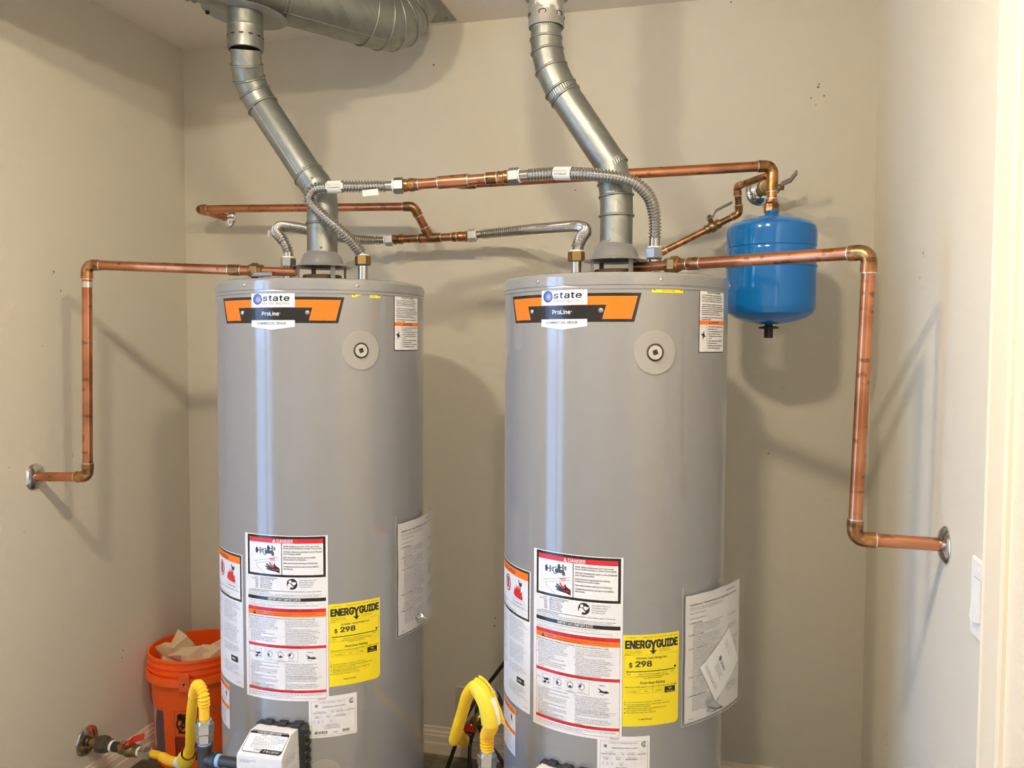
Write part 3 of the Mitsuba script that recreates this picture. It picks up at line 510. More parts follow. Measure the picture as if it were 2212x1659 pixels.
def radial(cx, cy, deg, z, r=R):
    a = math.radians(deg); return A(cx + r * math.sin(a), cy - r * math.cos(a), z), A(math.sin(a), -math.cos(a), 0), A(math.cos(a), math.sin(a), 0)
def screw(cx, cy, deg, z, r, s=.0042):
    o, n, t = radial(cx, cy, deg, z, r); return lathe([(s, 0), (s, .0012), (s * .75, .0026), (s * .3, .0032), (0, .0033)], o, n, 14)
def make_heater(label, cx, cy, D, torn):
    t = thing('water_heater', label, 'water heater')
    part(t, 'jacket', lathe([(.240, 0), (.240, .03), (R - .002, .03), (R, .034), (R, 1.5020), (R + .0014, 1.5040), (R + .0016, 1.5065), (R + .0004, 1.5085), (R + .0004, 1.516)], (cx, cy, 0), n=256), 'mat_heater', smooth=30)
    part(t, 'top_cap', lathe([(R + .0002, 1.5125), (R + .0022, 1.5125), (R + .0022, 1.529), (R + .0012, 1.5345), (R - .002, 1.5385), (R - .008, TOP), (.0485, TOP)], (cx, cy, 0), n=256), 'mat_heater', smooth=25)
    for k in range(6): part(t, 'cap_screw', screw(cx, cy, D['screw'] + 60 * k, 1.524, R + .002), 'mat_zinc', smooth=30)
    def sheet(key, S, deg, z, label=None):
        o, n, tt = radial(cx, cy, deg, z); S.build(t, key, plan_map(o[:2], math.radians(deg), 1 / R, z), label)
    w = lambda mm: math.degrees(mm / 1000 / R)
    sheet('brand_panel', SHEETS['brand'], D['brand'] - w(170), 1.4950, 'black and orange brand panel with a white badge')
    for dx in (-85, 85): part(t, 'panel_screw', screw(cx, cy, D['brand'] + w(dx), 1.4585, R + .0006, .0055), 'mat_zinc', smooth=30)
    sheet('danger_label', SHEETS['danger'], D['danger'], .9325, 'tall white danger and lighting instruction label'); sheet('warning_label', SHEETS['side'], D['side'] - w(200), .8745, 'white fire warning label with orange band')
    sheet('caution_label', SHEETS['lower'], D['lower'] - w(120), .536, 'small white and orange label'); sheet('energy_label', SHEETS['energy'], D['energy'], .7655, 'yellow energy label')
    sheet('rating_label', SHEETS['rating'], D['rating'], .5435, 'white rating label'); sheet('valve_label', SHEETS['warn'], D['warn'], 1.5070, 'white label with orange warning band'); sheet('tag_label', yellow_sheet(torn), D['tag'], 1.5085, 'narrow yellow label')
    # round anode cover with its square-socket plug, and the lower cover
    def cover(deg, z, plug):
        a = np.linspace(0, 2 * np.pi, 73)[:-1]; V, F = [], []; rad = [(.0465, .0002), (.0465, .0022), (.0455, .0027), (.030, .0016), (.0195, .0012)] if plug else [(.0465, .0002), (.0465, .002), (.045, .0025), (.02, .0025), (.0002, .0025)]
        for rr, off in rad:
            th = math.radians(deg) + rr * np.cos(a) / R; V.append(np.stack([cx + (R + off) * np.sin(th), cy - (R + off) * np.cos(th), z + rr * np.sin(a)], 1))
        j = np.arange(72); k = (j + 1) % 72
        for i in range(len(rad) - 1): b0, b1 = i * 72, (i + 1) * 72; F += [np.stack([b0 + j, b0 + k, b1 + k], 1), np.stack([b0 + j, b1 + k, b1 + j], 1)]
        c = part(t, 'anode_cover' if plug else 'round_cover', tm(np.concatenate(V), np.concatenate(F)), 'mat_cover_grey', smooth=40, label='round grey cover')
        if plug:
            o, n, tt = radial(cx, cy, deg, z, R)
            part(c, 'recess', lathe([(.0182, .0014), (.0178, .0022), (.0168, .0012), (.0160, .0010), (.0158, .0008), (0, .0008)], o, n, 40), 'mat_flue_brown')
            sq = Polygon([(-.0052, -.0052), (.0052, -.0052), (.0052, .0052), (-.0052, .0052)]); hx = Polygon([(.0152 * math.cos(q), .0152 * math.sin(q)) for q in np.arange(32) * math.pi / 16])
            m = trimesh.creation.extrude_polygon(hx.difference(shapely.affinity.rotate(sq, 20)), .006, engine='earcut'); part(c, 'plug', place(m, along(o + n * .001 - tt * .002, n)), 'mat_zinc', smooth=30, label='zinc plug with a square socket')
    cover(D['plug'], 1.3700, True); cover(D['disc'], .345, False)
    # draft hood, flue collar, legs
    hood = [(.0775, 1.5868), (.0780, 1.5880), (.0690, 1.5895), (.0600, 1.5915), (.0570, 1.5945), (.0555, 1.5990), (.0535, 1.6060), (.0505, 1.6140), (.0470, 1.6200), (.0425, 1.6245), (.0395, 1.6275), (.0385, 1.6310), (.0385, 1.6350), (.0365, 1.6350), (.0365, 1.6260), (.0480, 1.6150), (.0540, 1.5960), (.0580, 1.5900), (.0775, 1.5868)]
    d = part(t, 'draft_hood', lathe(hood, (cx, cy, 0), n=96), 'mat_hood', smooth=40, label='grey enamelled draft hood')
    for deg in D['legs']:
        o, n, tt = radial(cx, cy, deg, TOP, .0635); L = hull([o + tt * sx * .0062 + n * sy * .0009 + A(0, 0, z) for sx in (-1, 1) for sy in (-1, 1) for z in (-.001, .052)]); part(d, 'hood_leg', L, 'mat_hood', smooth=False)
    part(t, 'flue_collar', lathe([(.0530, TOP - .004), (.0530, TOP + .010), (.0505, TOP + .0125), (.0505, TOP + .024), (.0490, TOP + .026), (.0470, TOP + .024), (.0460, TOP - .004)], (cx, cy, 0), n=64), 'mat_flue_brown', smooth=30)
    part(t, 'flue_baffle', lathe([(.046, TOP + .002), (.030, TOP + .010), (0, TOP + .010)], (cx, cy, 0), n=32), 'mat_inside_dark')
    for x in D['nipples']: part(t, 'pipe_nipple', lathe([(.0170, TOP - .002), (.0170, TOP + .004), (.0125, TOP + .005), (.0125, TOP + .046), (.0118, TOP + .050)], (x, cy, 0), n=32), 'mat_zinc', smooth=30)
    return t
HL, HR = (.8375, -.593), (1.612, -.593)
heater_l = make_heater('tall grey water heater beside the orange bucket, torn yellow tag under its rim', *HL, dict(screw=-15.3, brand=1.3, danger=-17.2, side=-19.6, lower=-34.2, energy=29.0, rating=18.7, plug=46.65, disc=26.0, warn=67.2, tag=41.9, legs=(-43, 52, 137, 228), nipples=(.7375, .9538)), True)
heater_r = make_heater('tall grey water heater beside the blue tank, whole yellow tag under its rim', *HR, dict(screw=-31.9, brand=-17.6, danger=-33.9, side=-36.2, lower=-49.2, energy=12.3, rating=.85, plug=25.8, disc=7.5, warn=50.0, tag=23.9, legs=(-52, 42, 130, 219), nipples=(1.5172, 1.7050)), False)

# document pouches taped to the heaters
def manual_sheet(seed):
    S = Sheet(212, 283, 'mat_paper', strip=14); B, G = 'mat_black_print', 'mat_grey_print'
    S.text(G, 'LIMITED WARRANTY', 160, 12, 3, align='c', bold=True); S.text(B, 'RESIDENTIAL TYPE WATER HEATER FOR INSTALLATION IN U.S.', 12, 24, 3.6, w=180, bold=True)
    text_block(S, G, 12, 30, 130, 2, 4, 2.2, WORDS, seed); S.text(G, 'MODEL NUMBER EXAMPLE: GS6', 12, 42, 2.6); S.text(G, 'SERIES NUMBER EXAMPLE: 100', 12, 54, 2.6)
    y = 64
    for i, (h, n) in enumerate((('A.  WHO IS COVERED', 5), ('B.  WHEN IT IS COVERED', 6), ('C.  WHAT THE MANUFACTURER WILL DO', 14), ('D.  WHAT THE WARRANTY DOES NOT COVER', 9), ('E.  PROCEDURE FOR SERVICE', 8))):
        S.text(B, h, 10, y, 2.8, bold=True); text_block(S, G, 22, y + 4.3, 112, n, 4.1, 2.3, WORDS, seed + i); text_block(S, G, 146, y + 4.3, 56, max(2, n - 3), 4.1, 2.2, WORDS, seed + 40 + i); y += 4.3 + n * 4.1 + 1.4
    S.text(G, '100092812', 12, 277, 2.2); return S
def pouch(cx, cy, deg, z, k, where, card):
    o, n, tt = radial(cx, cy, deg, z, R + .004); a = math.radians(deg); f = plan_map(o[:2], a, k, z)
    t = thing('manual_pouch', f'clear plastic pouch taped to the right side of the {where}', 'pouch')
    def film(s0, s1, t0, t1, off, ns=16):
        ss, ts = np.meshgrid(np.linspace(s0, s1, ns), np.linspace(t0, t1, 8)); wob = .0012 * np.sin(ss * 90 + ts * 40) * (np.abs(ts - t0) > 1e-6)
        v = f(ss.ravel(), ts.ravel(), off + wob.ravel()); i = (np.arange(7)[:, None] * ns + np.arange(ns - 1)).ravel()
        return tm(v, np.concatenate([np.stack([i, i + 1, i + ns + 1], 1), np.stack([i, i + ns + 1, i + ns], 1)]))
    part(t, 'front_film', film(-.012, .232, -.284, .022, .0072), 'mat_clear_film', smooth=True, label='clear plastic film')
    for s0, s1, t0, t1 in ((-.0125, -.011, -.285, .022), (.231, .2325, -.285, .045), (-.0125, .2325, -.2855, -.284)): part(t, 'film_edge', film(s0, s1, t0, t1, .0065), 'mat_film_edge', smooth=True)
    manual = thing('manual', f'printed white manual sheets inside the pouch on the {where}', 'manual')
    for i in range(3): part(manual, 'page', film(.0015 * (2 - i), .212 + .0015 * (2 - i), -.283, 0, -.0006 * (2 - i) + .001), 'mat_paper', smooth=True)
    manual_sheet(60 + int(cx * 10)).build(manual, 'front_page', f, lift=.0016)
    bag.append((t, f(A(.078), A(-.258), .010)[0]))
    if card:
        u, v, c0 = A(.520, -.854), A(.854, .520), A(.150, -.100)
        S = Sheet(104, 126, 'mat_card_white'); S.fine = 10; S.poly('mat_grey_print', Point(34, 62).buffer(6), 1); S.text('mat_grey_print', 'state', 43, 67, 9, w=26, bold=True); text_block(S, 'mat_grey_print', 34, 76, 44, 4, 4.5, 2.4, WORDS, 71); text_block(S, 'mat_grey_print', 10, 108, 84, 2, 5, 2.6, WORDS, 72); text_block(S, 'mat_grey_print', 14, 22, 48, 3, 5, 2, WORDS, 73)
        g = lambda s, q, off: f(c0[0] + s * u[0] - q * .0 + q * v[0], c0[1] + s * u[1] + q * v[1], off)
        k2 = 'warranty_card'; S.build(None, k2, g, lift=.0036); labels[k2] = {'label': 'white warranty card lying diagonally in the pouch on the right water heater', 'category': 'card'}
bag = []
pouch(*HL, 68.5, .937, 1 / .35, 'left water heater', False)
pouch(*HR, 43.0, .8405, 1 / .45, 'right water heater', True)

# ------------------------------------------------------------------ vents and the overhead duct
def ring(o, d, r, w=.0030, n=48):
    u = unit(np.cross(d, A(0, 0, 1) if abs(d[2]) < .9 else A(1, 0, 0))); v = np.cross(unit(d), u); a = np.arange(n) * 2 * np.pi / n
    return tube(np.asarray(o) + r * (np.cos(a)[:, None] * u + np.sin(a)[:, None] * v), w, 8, closed=True, mitre=False)
def gores(t, P, r, names, beads, material='mat_galvanized', n=64):
    """pipe along a polyline, one part for each straight piece; beads: joints that carry a rolled bead"""
    P = np.asarray(P, float); seg, tan, _, _ = frames(P); r = np.broadcast_to(r, len(P) - 1)
    full = {}
    for i in range(len(P) - 1):
        m = tube(P, r[i], n, caps=False); v = m.vertices.reshape(len(P), n, 3)[i:i + 2].reshape(-1, 3); j = np.arange(n); k = (j + 1) % n
        part(t, names[i], tm(v, np.concatenate([np.stack([j, k, n + k], 1), np.stack([j, n + k, n + j], 1)])), material, smooth=30)
    for i in beads: part(t, 'joint_bead', ring(P[i], tan[i], r[min(i, len(r) - 1)] + .0008), material, smooth=True)
def crimp(o, d, r, h=.016, n=40):
    """crimped pipe end: a corrugated collar"""
    d = unit(d); u = unit(np.cross(d, A(0, 1, 0))); v = np.cross(d, u); a = np.arange(4 * n) * 2 * np.pi / (4 * n); rr = r + .0007 * np.cos(a * n)
    rings = [np.asarray(o) + d * z + (np.cos(a) * rr)[:, None] * u + (np.sin(a) * rr)[:, None] * v for z in (0, h)]; m = 4 * n; j = np.arange(m); k = (j + 1) % m
    return tm(np.concatenate(rings), np.concatenate([np.stack([j, k, m + k], 1), np.stack([j, m + k, m + j], 1)]))
t = thing('vent_pipe', 'galvanized vent pipe rising from the left water heater to the overhead duct', 'vent pipe')
VL = [(.8385, -.593, 1.6255), (.8385, -.593, 1.7012), (.840, -.593, 1.7459), (.8361, -.593, 1.7788), (.8217, -.593, 1.8040), (.8000, -.593, 1.8300), (.6675, -.593, 2.0182), (.6480, -.600, 2.0545), (.6405, -.615, 2.0860), (.6460, -.635, 2.1157), (.6510, -.645, 2.1500)]
gores(t, VL, [.0395, .0402, .0402, .0402, .0408, .0392, .0402, .0402, .0402, .0390], ['straight_pipe', 'elbow_gore', 'elbow_gore', 'elbow_gore', 'elbow_gore', 'slanted_pipe', 'elbow_gore', 'elbow_gore', 'elbow_gore', 'straight_pipe'], (1, 3, 5, 6, 7, 8, 9))
part(t, 'seam', tube([(.7995 - .012, -.593 - .0380, 1.8255), (.670 - .012, -.593 - .0380, 2.0135)], .0024, 8), 'mat_galvanized_dull')
part(t, 'collar', lathe([(.0405, 2.1465), (.0452, 2.1475), (.0458, 2.1700), (.0450, 2.1800), (.0450, 2.2020), (.0462, 2.2045), (.0450, 2.2070), (.0450, 2.2500)], (.6515, -.6475, 0), n=64), 'mat_galvanized', smooth=35, label='wider galvanized collar with punched slots')
for k in range(12):
    a = k * math.pi / 6 - .2; o = A(.6515 + .0458 * math.cos(a), -.6475 + .0458 * math.sin(a), 2.178)
    part(t, 'slot', place(rbox((0, 0, 0), (.0012, .0105, .0034), .0004), basis(o, A(math.cos(a), math.sin(a), 0), A(-math.sin(a), math.cos(a), 0), A(0, 0, 1))), 'mat_inside_dark', smooth=False)
for i in (0, 4, 5, 8): part(t, 'sheet_screw', lathe([(.0035, 0), (.003, .002), (0, .003)], A(*VL[i]) + A(.008 * (1 if i else 2), -.0402, .012), (0.1, -1, 0), 12), 'mat_zinc_grey')
part(t, 'price_sticker', place(rbox((0, 0, 0), (.013, .0006, .030), .0002), basis(A(.6305, -.6655, 2.118), unit(A(1, -.55, 0)), unit(A(.55, 1, 0)), A(0, 0, 1))), 'mat_kraft', label='small brown bar code sticker')
t = thing('vent_pipe', 'galvanized vent pipe rising from the right water heater to the ceiling', 'vent pipe')
VR = [(1.6135, -.593, 1.6205), (1.6140, -.593, 1.6953), (1.6130, -.593, 1.7428), (1.6085, -.593, 1.7760), (1.5985, -.593, 1.8204), (1.4752, -.593, 2.0058), (1.4520, -.593, 2.0553), (1.4415, -.593, 2.0982), (1.4385, -.593, 2.1283), (1.4385, -.593, 2.1700)]
gores(t, VR, [.0388, .0395, .0395, .0390, .0378, .0388, .0382, .0378, .0370], ['straight_pipe', 'straight_pipe', 'elbow_gore', 'elbow_gore', 'slanted_pipe', 'elbow_gore', 'elbow_gore', 'elbow_gore', 'straight_pipe'], (1, 2, 3, 5, 6, 7, 8))
d = unit(A(*VR[5]) - A(*VR[4]))
part(t, 'crimped_end', crimp(A(*VR[5]) - d * .017, d, .0387), 'mat_galvanized', smooth=60); part(t, 'crimped_end', crimp(A(*VR[4]) - d * .016, d, .0384), 'mat_galvanized', smooth=60); part(t, 'crimped_end', crimp(A(1.4385, -.593, 2.150), A(0, 0, 1), .0375), 'mat_galvanized', smooth=60)
part(t, 'joint_bead', ring(A(*VR[5]) - d * .022, d, .0384), 'mat_galvanized', smooth=True)
part(t, 'collar', lathe([(.0385, 2.1560), (.0425, 2.1545), (.0432, 2.1560), (.0428, 2.190), (.0440, 2.192), (.0428, 2.194), (.0428, 2.203), (.0440, 2.205), (.0428, 2.207), (.0428, H)], (1.4390, -.593, 0), n=64), 'mat_painted_galvanized', smooth=35, label='wider collar with flaking white paint')
for k in range(6):
    a = k * math.pi / 3 + .5; o = A(1.4390 + .0434 * math.cos(a), -.593 + .0434 * math.sin(a), 2.180); th = np.radians(np.arange(30, 331, 20)) + math.pi / 2
    part(t, 'slot', place(tube(np.stack([.0085 * np.sign(np.cos(th)) * np.abs(np.cos(th)) ** .5, .0045 * np.sin(th), 0 * th], 1), .0008, 6), basis(o, A(-math.sin(a), math.cos(a), 0), A(0, 0, -1), A(math.cos(a), math.sin(a), 0))), 'mat_inside_dark')
part(t, 'flange', lathe([(.0430, 2.2245), (.0520, 2.2240), (.0525, 2.2265), (.0430, 2.2270)], (1.4390, -.593, 0), n=48), 'mat_galvanized_dull', smooth=30)

t = thing('overhead_duct', 'large galvanized duct along the ceiling, ending in an elbow at a square plate', 'duct')
U = unit(A(.59, .807, 0)); D0 = A(.6515, -.6475, 2.330); RD = .085; zc = 2.330
def duct_piece(a, b, r, n=96): return tube([D0 + U * a, D0 + U * b], r, n, caps=False)
part(t, 'duct_section', duct_piece(-1.02, -.135, RD + .002), 'mat_galvanized', smooth=30); part(t, 'tee_body', duct_piece(-.150, .10, RD + .0006), 'mat_galvanized', smooth=30); part(t, 'duct_section', duct_piece(.085, .400, RD), 'mat_galvanized', smooth=30)
for s in (-.137, -.120, .086, .098): part(t, 'joint_bead', ring(D0 + U * s, U, RD + .002, .0026, 72), 'mat_galvanized', smooth=True)
lo = D0 + A(0, 0, -1) * RD * .88 + np.cross(U, A(0, 0, 1)) * RD * .475
part(t, 'lock_seam', tube([lo + U * .09, lo + U * .40], .0022, 8), 'mat_galvanized', smooth=True)
Re = RD + .012; E0 = D0 + U * .400; up = [E0]
for k in range(1, 6): q = k * math.pi / 10; up.append(E0 + U * Re * math.sin(q) + A(0, 0, Re * (1 - math.cos(q))))
seg = np.array([E0 - U * .05] + up); gores(t, seg, RD + .0012, ['duct_end'] + ['elbow_gore'] * 5, (0, 1, 2, 3, 4, 5), n=96)
part(t, 'ceiling_plate', rbox((up[-1][0] - .020, up[-1][1] + .055, H - .0015), (.205, .330, .003), .001), 'mat_galvanized_dull', smooth=False, label='square metal ceiling plate')
for x, y in ((1.002, -.058), (.83, -.058)): part(t, 'plate_screw', lathe([(.005, H - .0055), (.005, H - .003)], (x, y, 0), n=12), 'mat_zinc_grey')
part(t, 'saddle_plate', place(lathe([(.045, -.001), (.108, -.001), (.109, 0), (.108, .001), (.045, .001)], n=64), trimesh.transformations.concatenate_matrices(trimesh.transformations.translation_matrix((.640, -.630, 2.2465)), trimesh.transformations.rotation_matrix(.10, [0, 1, 0]))), 'mat_galvanized_dull', smooth=30, label='round plate around the vent collar')
part(t, 'plate_screw', lathe([(.005, 2.2485), (.005, 2.2545)], (.545, -.655, 0), n=12), 'mat_inside_dark')

# ------------------------------------------------------------------ corrugated stainless water connectors
def connector(label, P, nuts, r0=.0128, amp=.0022, pitch=.0078, plain=(.032, .032), sleeve=None, tag=None):
    t = thing('flexible_connector', label, 'hose', 'corrugated steel water connectors'); path, q = spline(P, pitch / 8); L = q[-1]
    body, qb = cut(path, q, plain[0], L - plain[1]); ph = (qb - qb[0]) / pitch * 2 * np.pi
    part(t, 'corrugated_tube', tube(body, r0 + amp * np.clip(1.35 * np.cos(ph) , -1, 1), 28, mitre=False), 'mat_steel', smooth=True)
    for a, b in ((0, plain[0] + .002), (L - plain[1] - .002, L)): part(t, 'plain_end', tube(cut(path, q, a, b)[0][::4], r0 - .0006, 28), 'mat_steel', smooth=30)
    for i, (mt, hh, ac) in enumerate(nuts):
        o, d = (path[0], path[0] - path[3]) if i == 0 else (path[-1], path[-1] - path[-4])
        d = unit(d); part(t, 'nut', hexnut(o - d * hh, d, ac, hh), mt, smooth=False); part(t, 'washer', lathe([(r0 + .0005, 0), (r0 + .0035, 0), (r0 + .0035, .004), (r0 + .0005, .004)], o - d * (hh + .0035), d, 24), 'mat_tape_white')
    if sleeve:
        sl, qs = cut(path, q, *sleeve); part(t, 'paper_sleeve', tube(sl[::3], r0 + amp + .0006, 32, caps=False), 'mat_paper', smooth=True)
        mid = sl[len(sl) // 2]; d = unit(sl[-1] - sl[0]); n = unit(np.cross(d, A(0, 0, 1))); n = n if n[1] < 0 else -n; upv = np.cross(n, d); upv = upv if upv[2] > 0 else -upv
        S = Sheet(44, 15, 'mat_paper', strip=60); text_block(S, 'mat_grey_print', 2, 3, 40, 3, 2.4, 1.5, WORDS, 80); S.text('mat_black_print', '3/4" Iron Pipe Size', 4, 12.5, 2.6, w=32, bold=True)
        f0 = r0 + amp + .0008
        def wrap(s, q_, off): a = -(q_ + .0075) / f0; return mid + (s - .022)[:, None] * d + (f0 + off) * (np.cos(a)[:, None] * n - np.sin(a)[:, None] * upv)
        S.build(t, 'printed_label', wrap)
    if tag: part(t, 'paper_tag', tag, 'mat_paper', smooth=False)
    return t
Z, ZG, BR = ('mat_zinc', .024, .036), ('mat_zinc_grey', .026, .037), ('mat_brass', .024, .036)
tag1 = place(rbox((0, 0, 0), (.040, .0006, .016), .0002), basis(A(1.003, -.655, 1.7655), unit(A(1, .3, .12)), unit(A(-.3, 1, 0)), unit(A(-.1, 0, 1))))
connector('corrugated steel connector curling in front of the left vent pipe to the hot copper manifold', [(.9538, -.593, 1.5905), (.9525, -.593, 1.6149), (.9368, -.615, 1.6463), (.9086, -.650, 1.6827), (.8685, -.662, 1.7186), (.8404, -.667, 1.7527), (.8535, -.667, 1.7766), (.9104, -.660, 1.7825), (.9837, -.640, 1.7842), (1.0466, -.625, 1.7855), (1.0780, -.620, 1.7864)], (BR, Z), plain=(.036, .044), sleeve=(.292, .330), tag=tag1)
connector('corrugated steel connector arching from the hot copper manifold down to the right water heater', [(1.3530, -.620, 1.7953), (1.3952, -.622, 1.7967), (1.4722, -.635, 1.7949), (1.5762, -.660, 1.7818), (1.6566, -.655, 1.7642), (1.6942, -.630, 1.7320), (1.7057, -.605, 1.6870), (1.7050, -.593, 1.6232), (1.7050, -.593, 1.5905)], (ZG, ZG), r0=.0132, plain=(.052, .050), sleeve=(.118, .166))
tag2 = place(rbox((0, 0, 0), (.0006, .018, .020), .0002), basis(A(.6760, -.575, 1.6830), unit(A(1, -.6, 0)), unit(A(.6, 1, .3)), unit(A(.2, -.3, 1))))
connector('corrugated steel connector bending behind the left vent pipe from the left water heater', [(.7378, -.593, 1.5905), (.7385, -.593, 1.6296), (.7280, -.600, 1.6597), (.6975, -.580, 1.6853), (.6844, -.540, 1.7062), (.6951, -.470, 1.7129), (.7146, -.340, 1.7111), (.7384, -.200, 1.7129), (.7859, -.130, 1.7173), (.8430, -.120, 1.7190)], (Z, Z), plain=(.040, .040), tag=tag2)
connector('corrugated steel connector running level along the wall then bending down to the right water heater', [(1.0960, -.120, 1.7236), (1.1524, -.120, 1.7285), (1.2656, -.160, 1.7297), (1.4070, -.300, 1.7157), (1.4930, -.420, 1.6988), (1.5288, -.520, 1.6722), (1.5228, -.575, 1.6413), (1.5172, -.593, 1.6112), (1.5172, -.593, 1.5885)], (Z, BR), plain=(.042, .036))

# ------------------------------------------------------------------ copper pipework
CR = .0126
def escutcheon(t, o, n, r=.037, name='wall_flange', material='mat_chrome'):
    part(t, name, lathe([(r, 0), (r + .0005, .0025), (r - .0015, .0050), (r * .80, .0095), (r * .52, .0130), (CR * 1.25, .0140), (CR, .0130)], o, n, 48), material, smooth=40, label='round metal wall flange')
def solder(t, o, d, r, w=.0028): part(t, 'solder_joint', tube([np.asarray(o) - unit(d) * w / 2, np.asarray(o) + unit(d) * w / 2], r, 24), 'mat_solder', smooth=30)
def run(t, P, r=CR, ends=(0, 0), fit=1.16, fmat='mat_copper_fitting', pmat='mat_copper'):
    """straight copper pipes joined by soldered elbows at the inner points"""
    P = np.asarray(P, float); n = len(P); trim = [ends[0]] + [0] * (n - 2) + [ends[1]]
    for i in range(1, n - 1):
        d0, d1 = unit(P[i] - P[i - 1]), unit(P[i + 1] - P[i]); bend = r * 1.45
        arc, L = arc_corner(P[i - 1], P[i], P[i + 1], bend); arm = L + r * 1.45; trim[i] = arm
        path = np.vstack([P[i] - d0 * arm, P[i] - d0 * (L + r * .3), arc, P[i] + d1 * (L + r * .3), P[i] + d1 * arm]); rr = np.full(len(path), r * fit * .985); rr[[0, -1]] = r * fit * 1.02; rr[[1, -2]] = r * fit * 1.02
        part(t, 'elbow', tube(path, rr, 32), fmat, smooth=45); solder(t, P[i] - d0 * (arm + .001), d0, r * fit * 1.0); solder(t, P[i] + d1 * (arm + .001), d1, r * fit * 1.0)
    for i in range(n - 1):
        d = unit(P[i + 1] - P[i]); part(t, 'pipe', tube([P[i] + d * trim[i] * (.8 if 0 < i else 1), P[i + 1] - d * trim[i + 1] * (.8 if i + 1 < n - 1 else 1)], r, 32), pmat, smooth=30)
def sleeve_fit(t, name, a, b, r, m='mat_copper_fitting', bead=True):
    a, b = np.asarray(a, float), np.asarray(b, float); d = unit(b - a); part(t, name, tube([a, a + d * .002, b - d * .002, b], [r * .94, r, r, r * .94], 32), m, smooth=30)
    if bead: solder(t, a, d, r * .985); solder(t, b, d, r * .985)
def ball_valve(t, o, d, r, m, hd, hl, hmat, up):
    """brass ball valve body on a line with a lever handle"""
    o, d, up = A(*o), unit(d), unit(up)
    prof = [(r * 1.15, -2.6 * r), (r * 1.5, -2.5 * r), (r * 1.5, -1.5 * r), (r * 1.3, -1.3 * r), (r * 1.75, -.7 * r), (r * 1.85, 0), (r * 1.75, .7 * r), (r * 1.3, 1.3 * r), (r * 1.5, 1.5 * r), (r * 1.5, 2.5 * r), (r * 1.15, 2.6 * r)]
    v = part(t, 'valve_body', lathe([(0, -2.6 * r)] + prof + [(0, 2.6 * r)], o, d, 24), m, smooth=40, label='brass valve body')
    part(v, 'valve_stem', lathe([(r * .8, 0), (r * .8, 2.2 * r), (r * .55, 2.3 * r), (r * .55, 3.1 * r), (0, 3.2 * r)], o + up * r, up, 16), m, smooth=30)
    a = o + up * 3.2 * r; hd = unit(hd); s = unit(np.cross(hd, up)); q = [a - hd * r, a + hd * 1.2 * r, a + hd * 2.4 * r + up * r * 1.3, a + hd * hl + up * r * 1.6]; P = []
    h = join(*[hull([p + s * x * r * .75 + np.cross(s, hd) * z * .0019 for p in (q[i], q[i + 1]) for x in (-1, 1) for z in (-1, 1)]) for i in range(3)])
    part(v, 'lever_handle', h, hmat, smooth=False)

# hot manifold between the two upper connectors, long pipe to the expansion tank, riser and supply valve
t = thing('copper_pipe', 'copper line between the upper steel connectors, running right to the blue tank', 'copper pipe')
ma, mb = A(1.0800, -.620, 1.7863), A(1.3520, -.620, 1.7953); md = unit(mb - ma); P_ = lambda s: ma + md * s
for s in (0.0, .272 - .026): part(t, 'threaded_adapter', tube([P_(s), P_(s + .004), P_(s + .007), P_(s + .014), P_(s + .016), P_(s + .026)], [.0158, .0165, .0150, .0150, .0165, .0165], 32), 'mat_copper_fitting', smooth=35)
part(t, 'pipe', tube([P_(.024), P_(.250)], CR, 32), 'mat_copper', smooth=30)
sleeve_fit(t, 'tee', P_(.092), P_(.170), .0158, 'mat_copper'); sleeve_fit(t, 'coupling', P_(.026), P_(.040), .0148, bead=True); sleeve_fit(t, 'coupling', P_(.216), P_(.244), .0150)
tc = P_(.131); bk = tc + A(.005, .045, .006)
part(t, 'tee_branch', tube([tc, tc + (bk - tc) * .75], .0150, 28), 'mat_copper', smooth=30)
RT = A(1.9860, -.320, 1.8545)
run(t, [tc + (bk - tc) * .5, bk + A(0, .012, 0), RT, RT - A(0, 0, .060)], CR * 1.05)
part(t, 'cross_tee', tube([RT - A(0, 0, .028), RT - A(0, 0, .030), RT - A(0, 0, .066), RT - A(0, 0, .068)], [.0140, .0155, .0155, .0140], 32), 'mat_copper_fitting', smooth=30)
part(t, 'pipe', tube([RT - A(0, 0, .066), RT - A(0, 0, .088)], CR, 32), 'mat_copper', smooth=30); solder(t, RT - A(0, 0, .068), A(0, 0, 1), .0150); solder(t, RT - A(0, 0, .086), A(0, 0, 1), .0150)
part(t, 'tank_adapter', tube([RT - A(0, 0, .085), RT - A(0, 0, .095), RT - A(0, 0, .100), RT - A(0, 0, .118), RT - A(0, 0, .120)], [.0150, .0155, .0190, .0200, .0195], 8), 'mat_copper_fitting', smooth=False)
sv = A(1.9780, -.130, 1.8330)
part(t, 'pipe', tube([(1.972, -.004, 1.846), sv + A(0, .03, .003)], CR, 24), 'mat_old_brass', smooth=30); escutcheon(t, (1.9700, 0, 1.8460), (0, -1, 0), .042)
part(t, 'pipe', tube([sv, RT - A(0, 0, .045)], CR, 24), 'mat_copper', smooth=30); ball_valve(t, sv, A(.04, -1, -.06), .0125, 'mat_old_brass', A(.35, -.7, .55), .058, 'mat_handle_grey', A(1, 0, -.05))
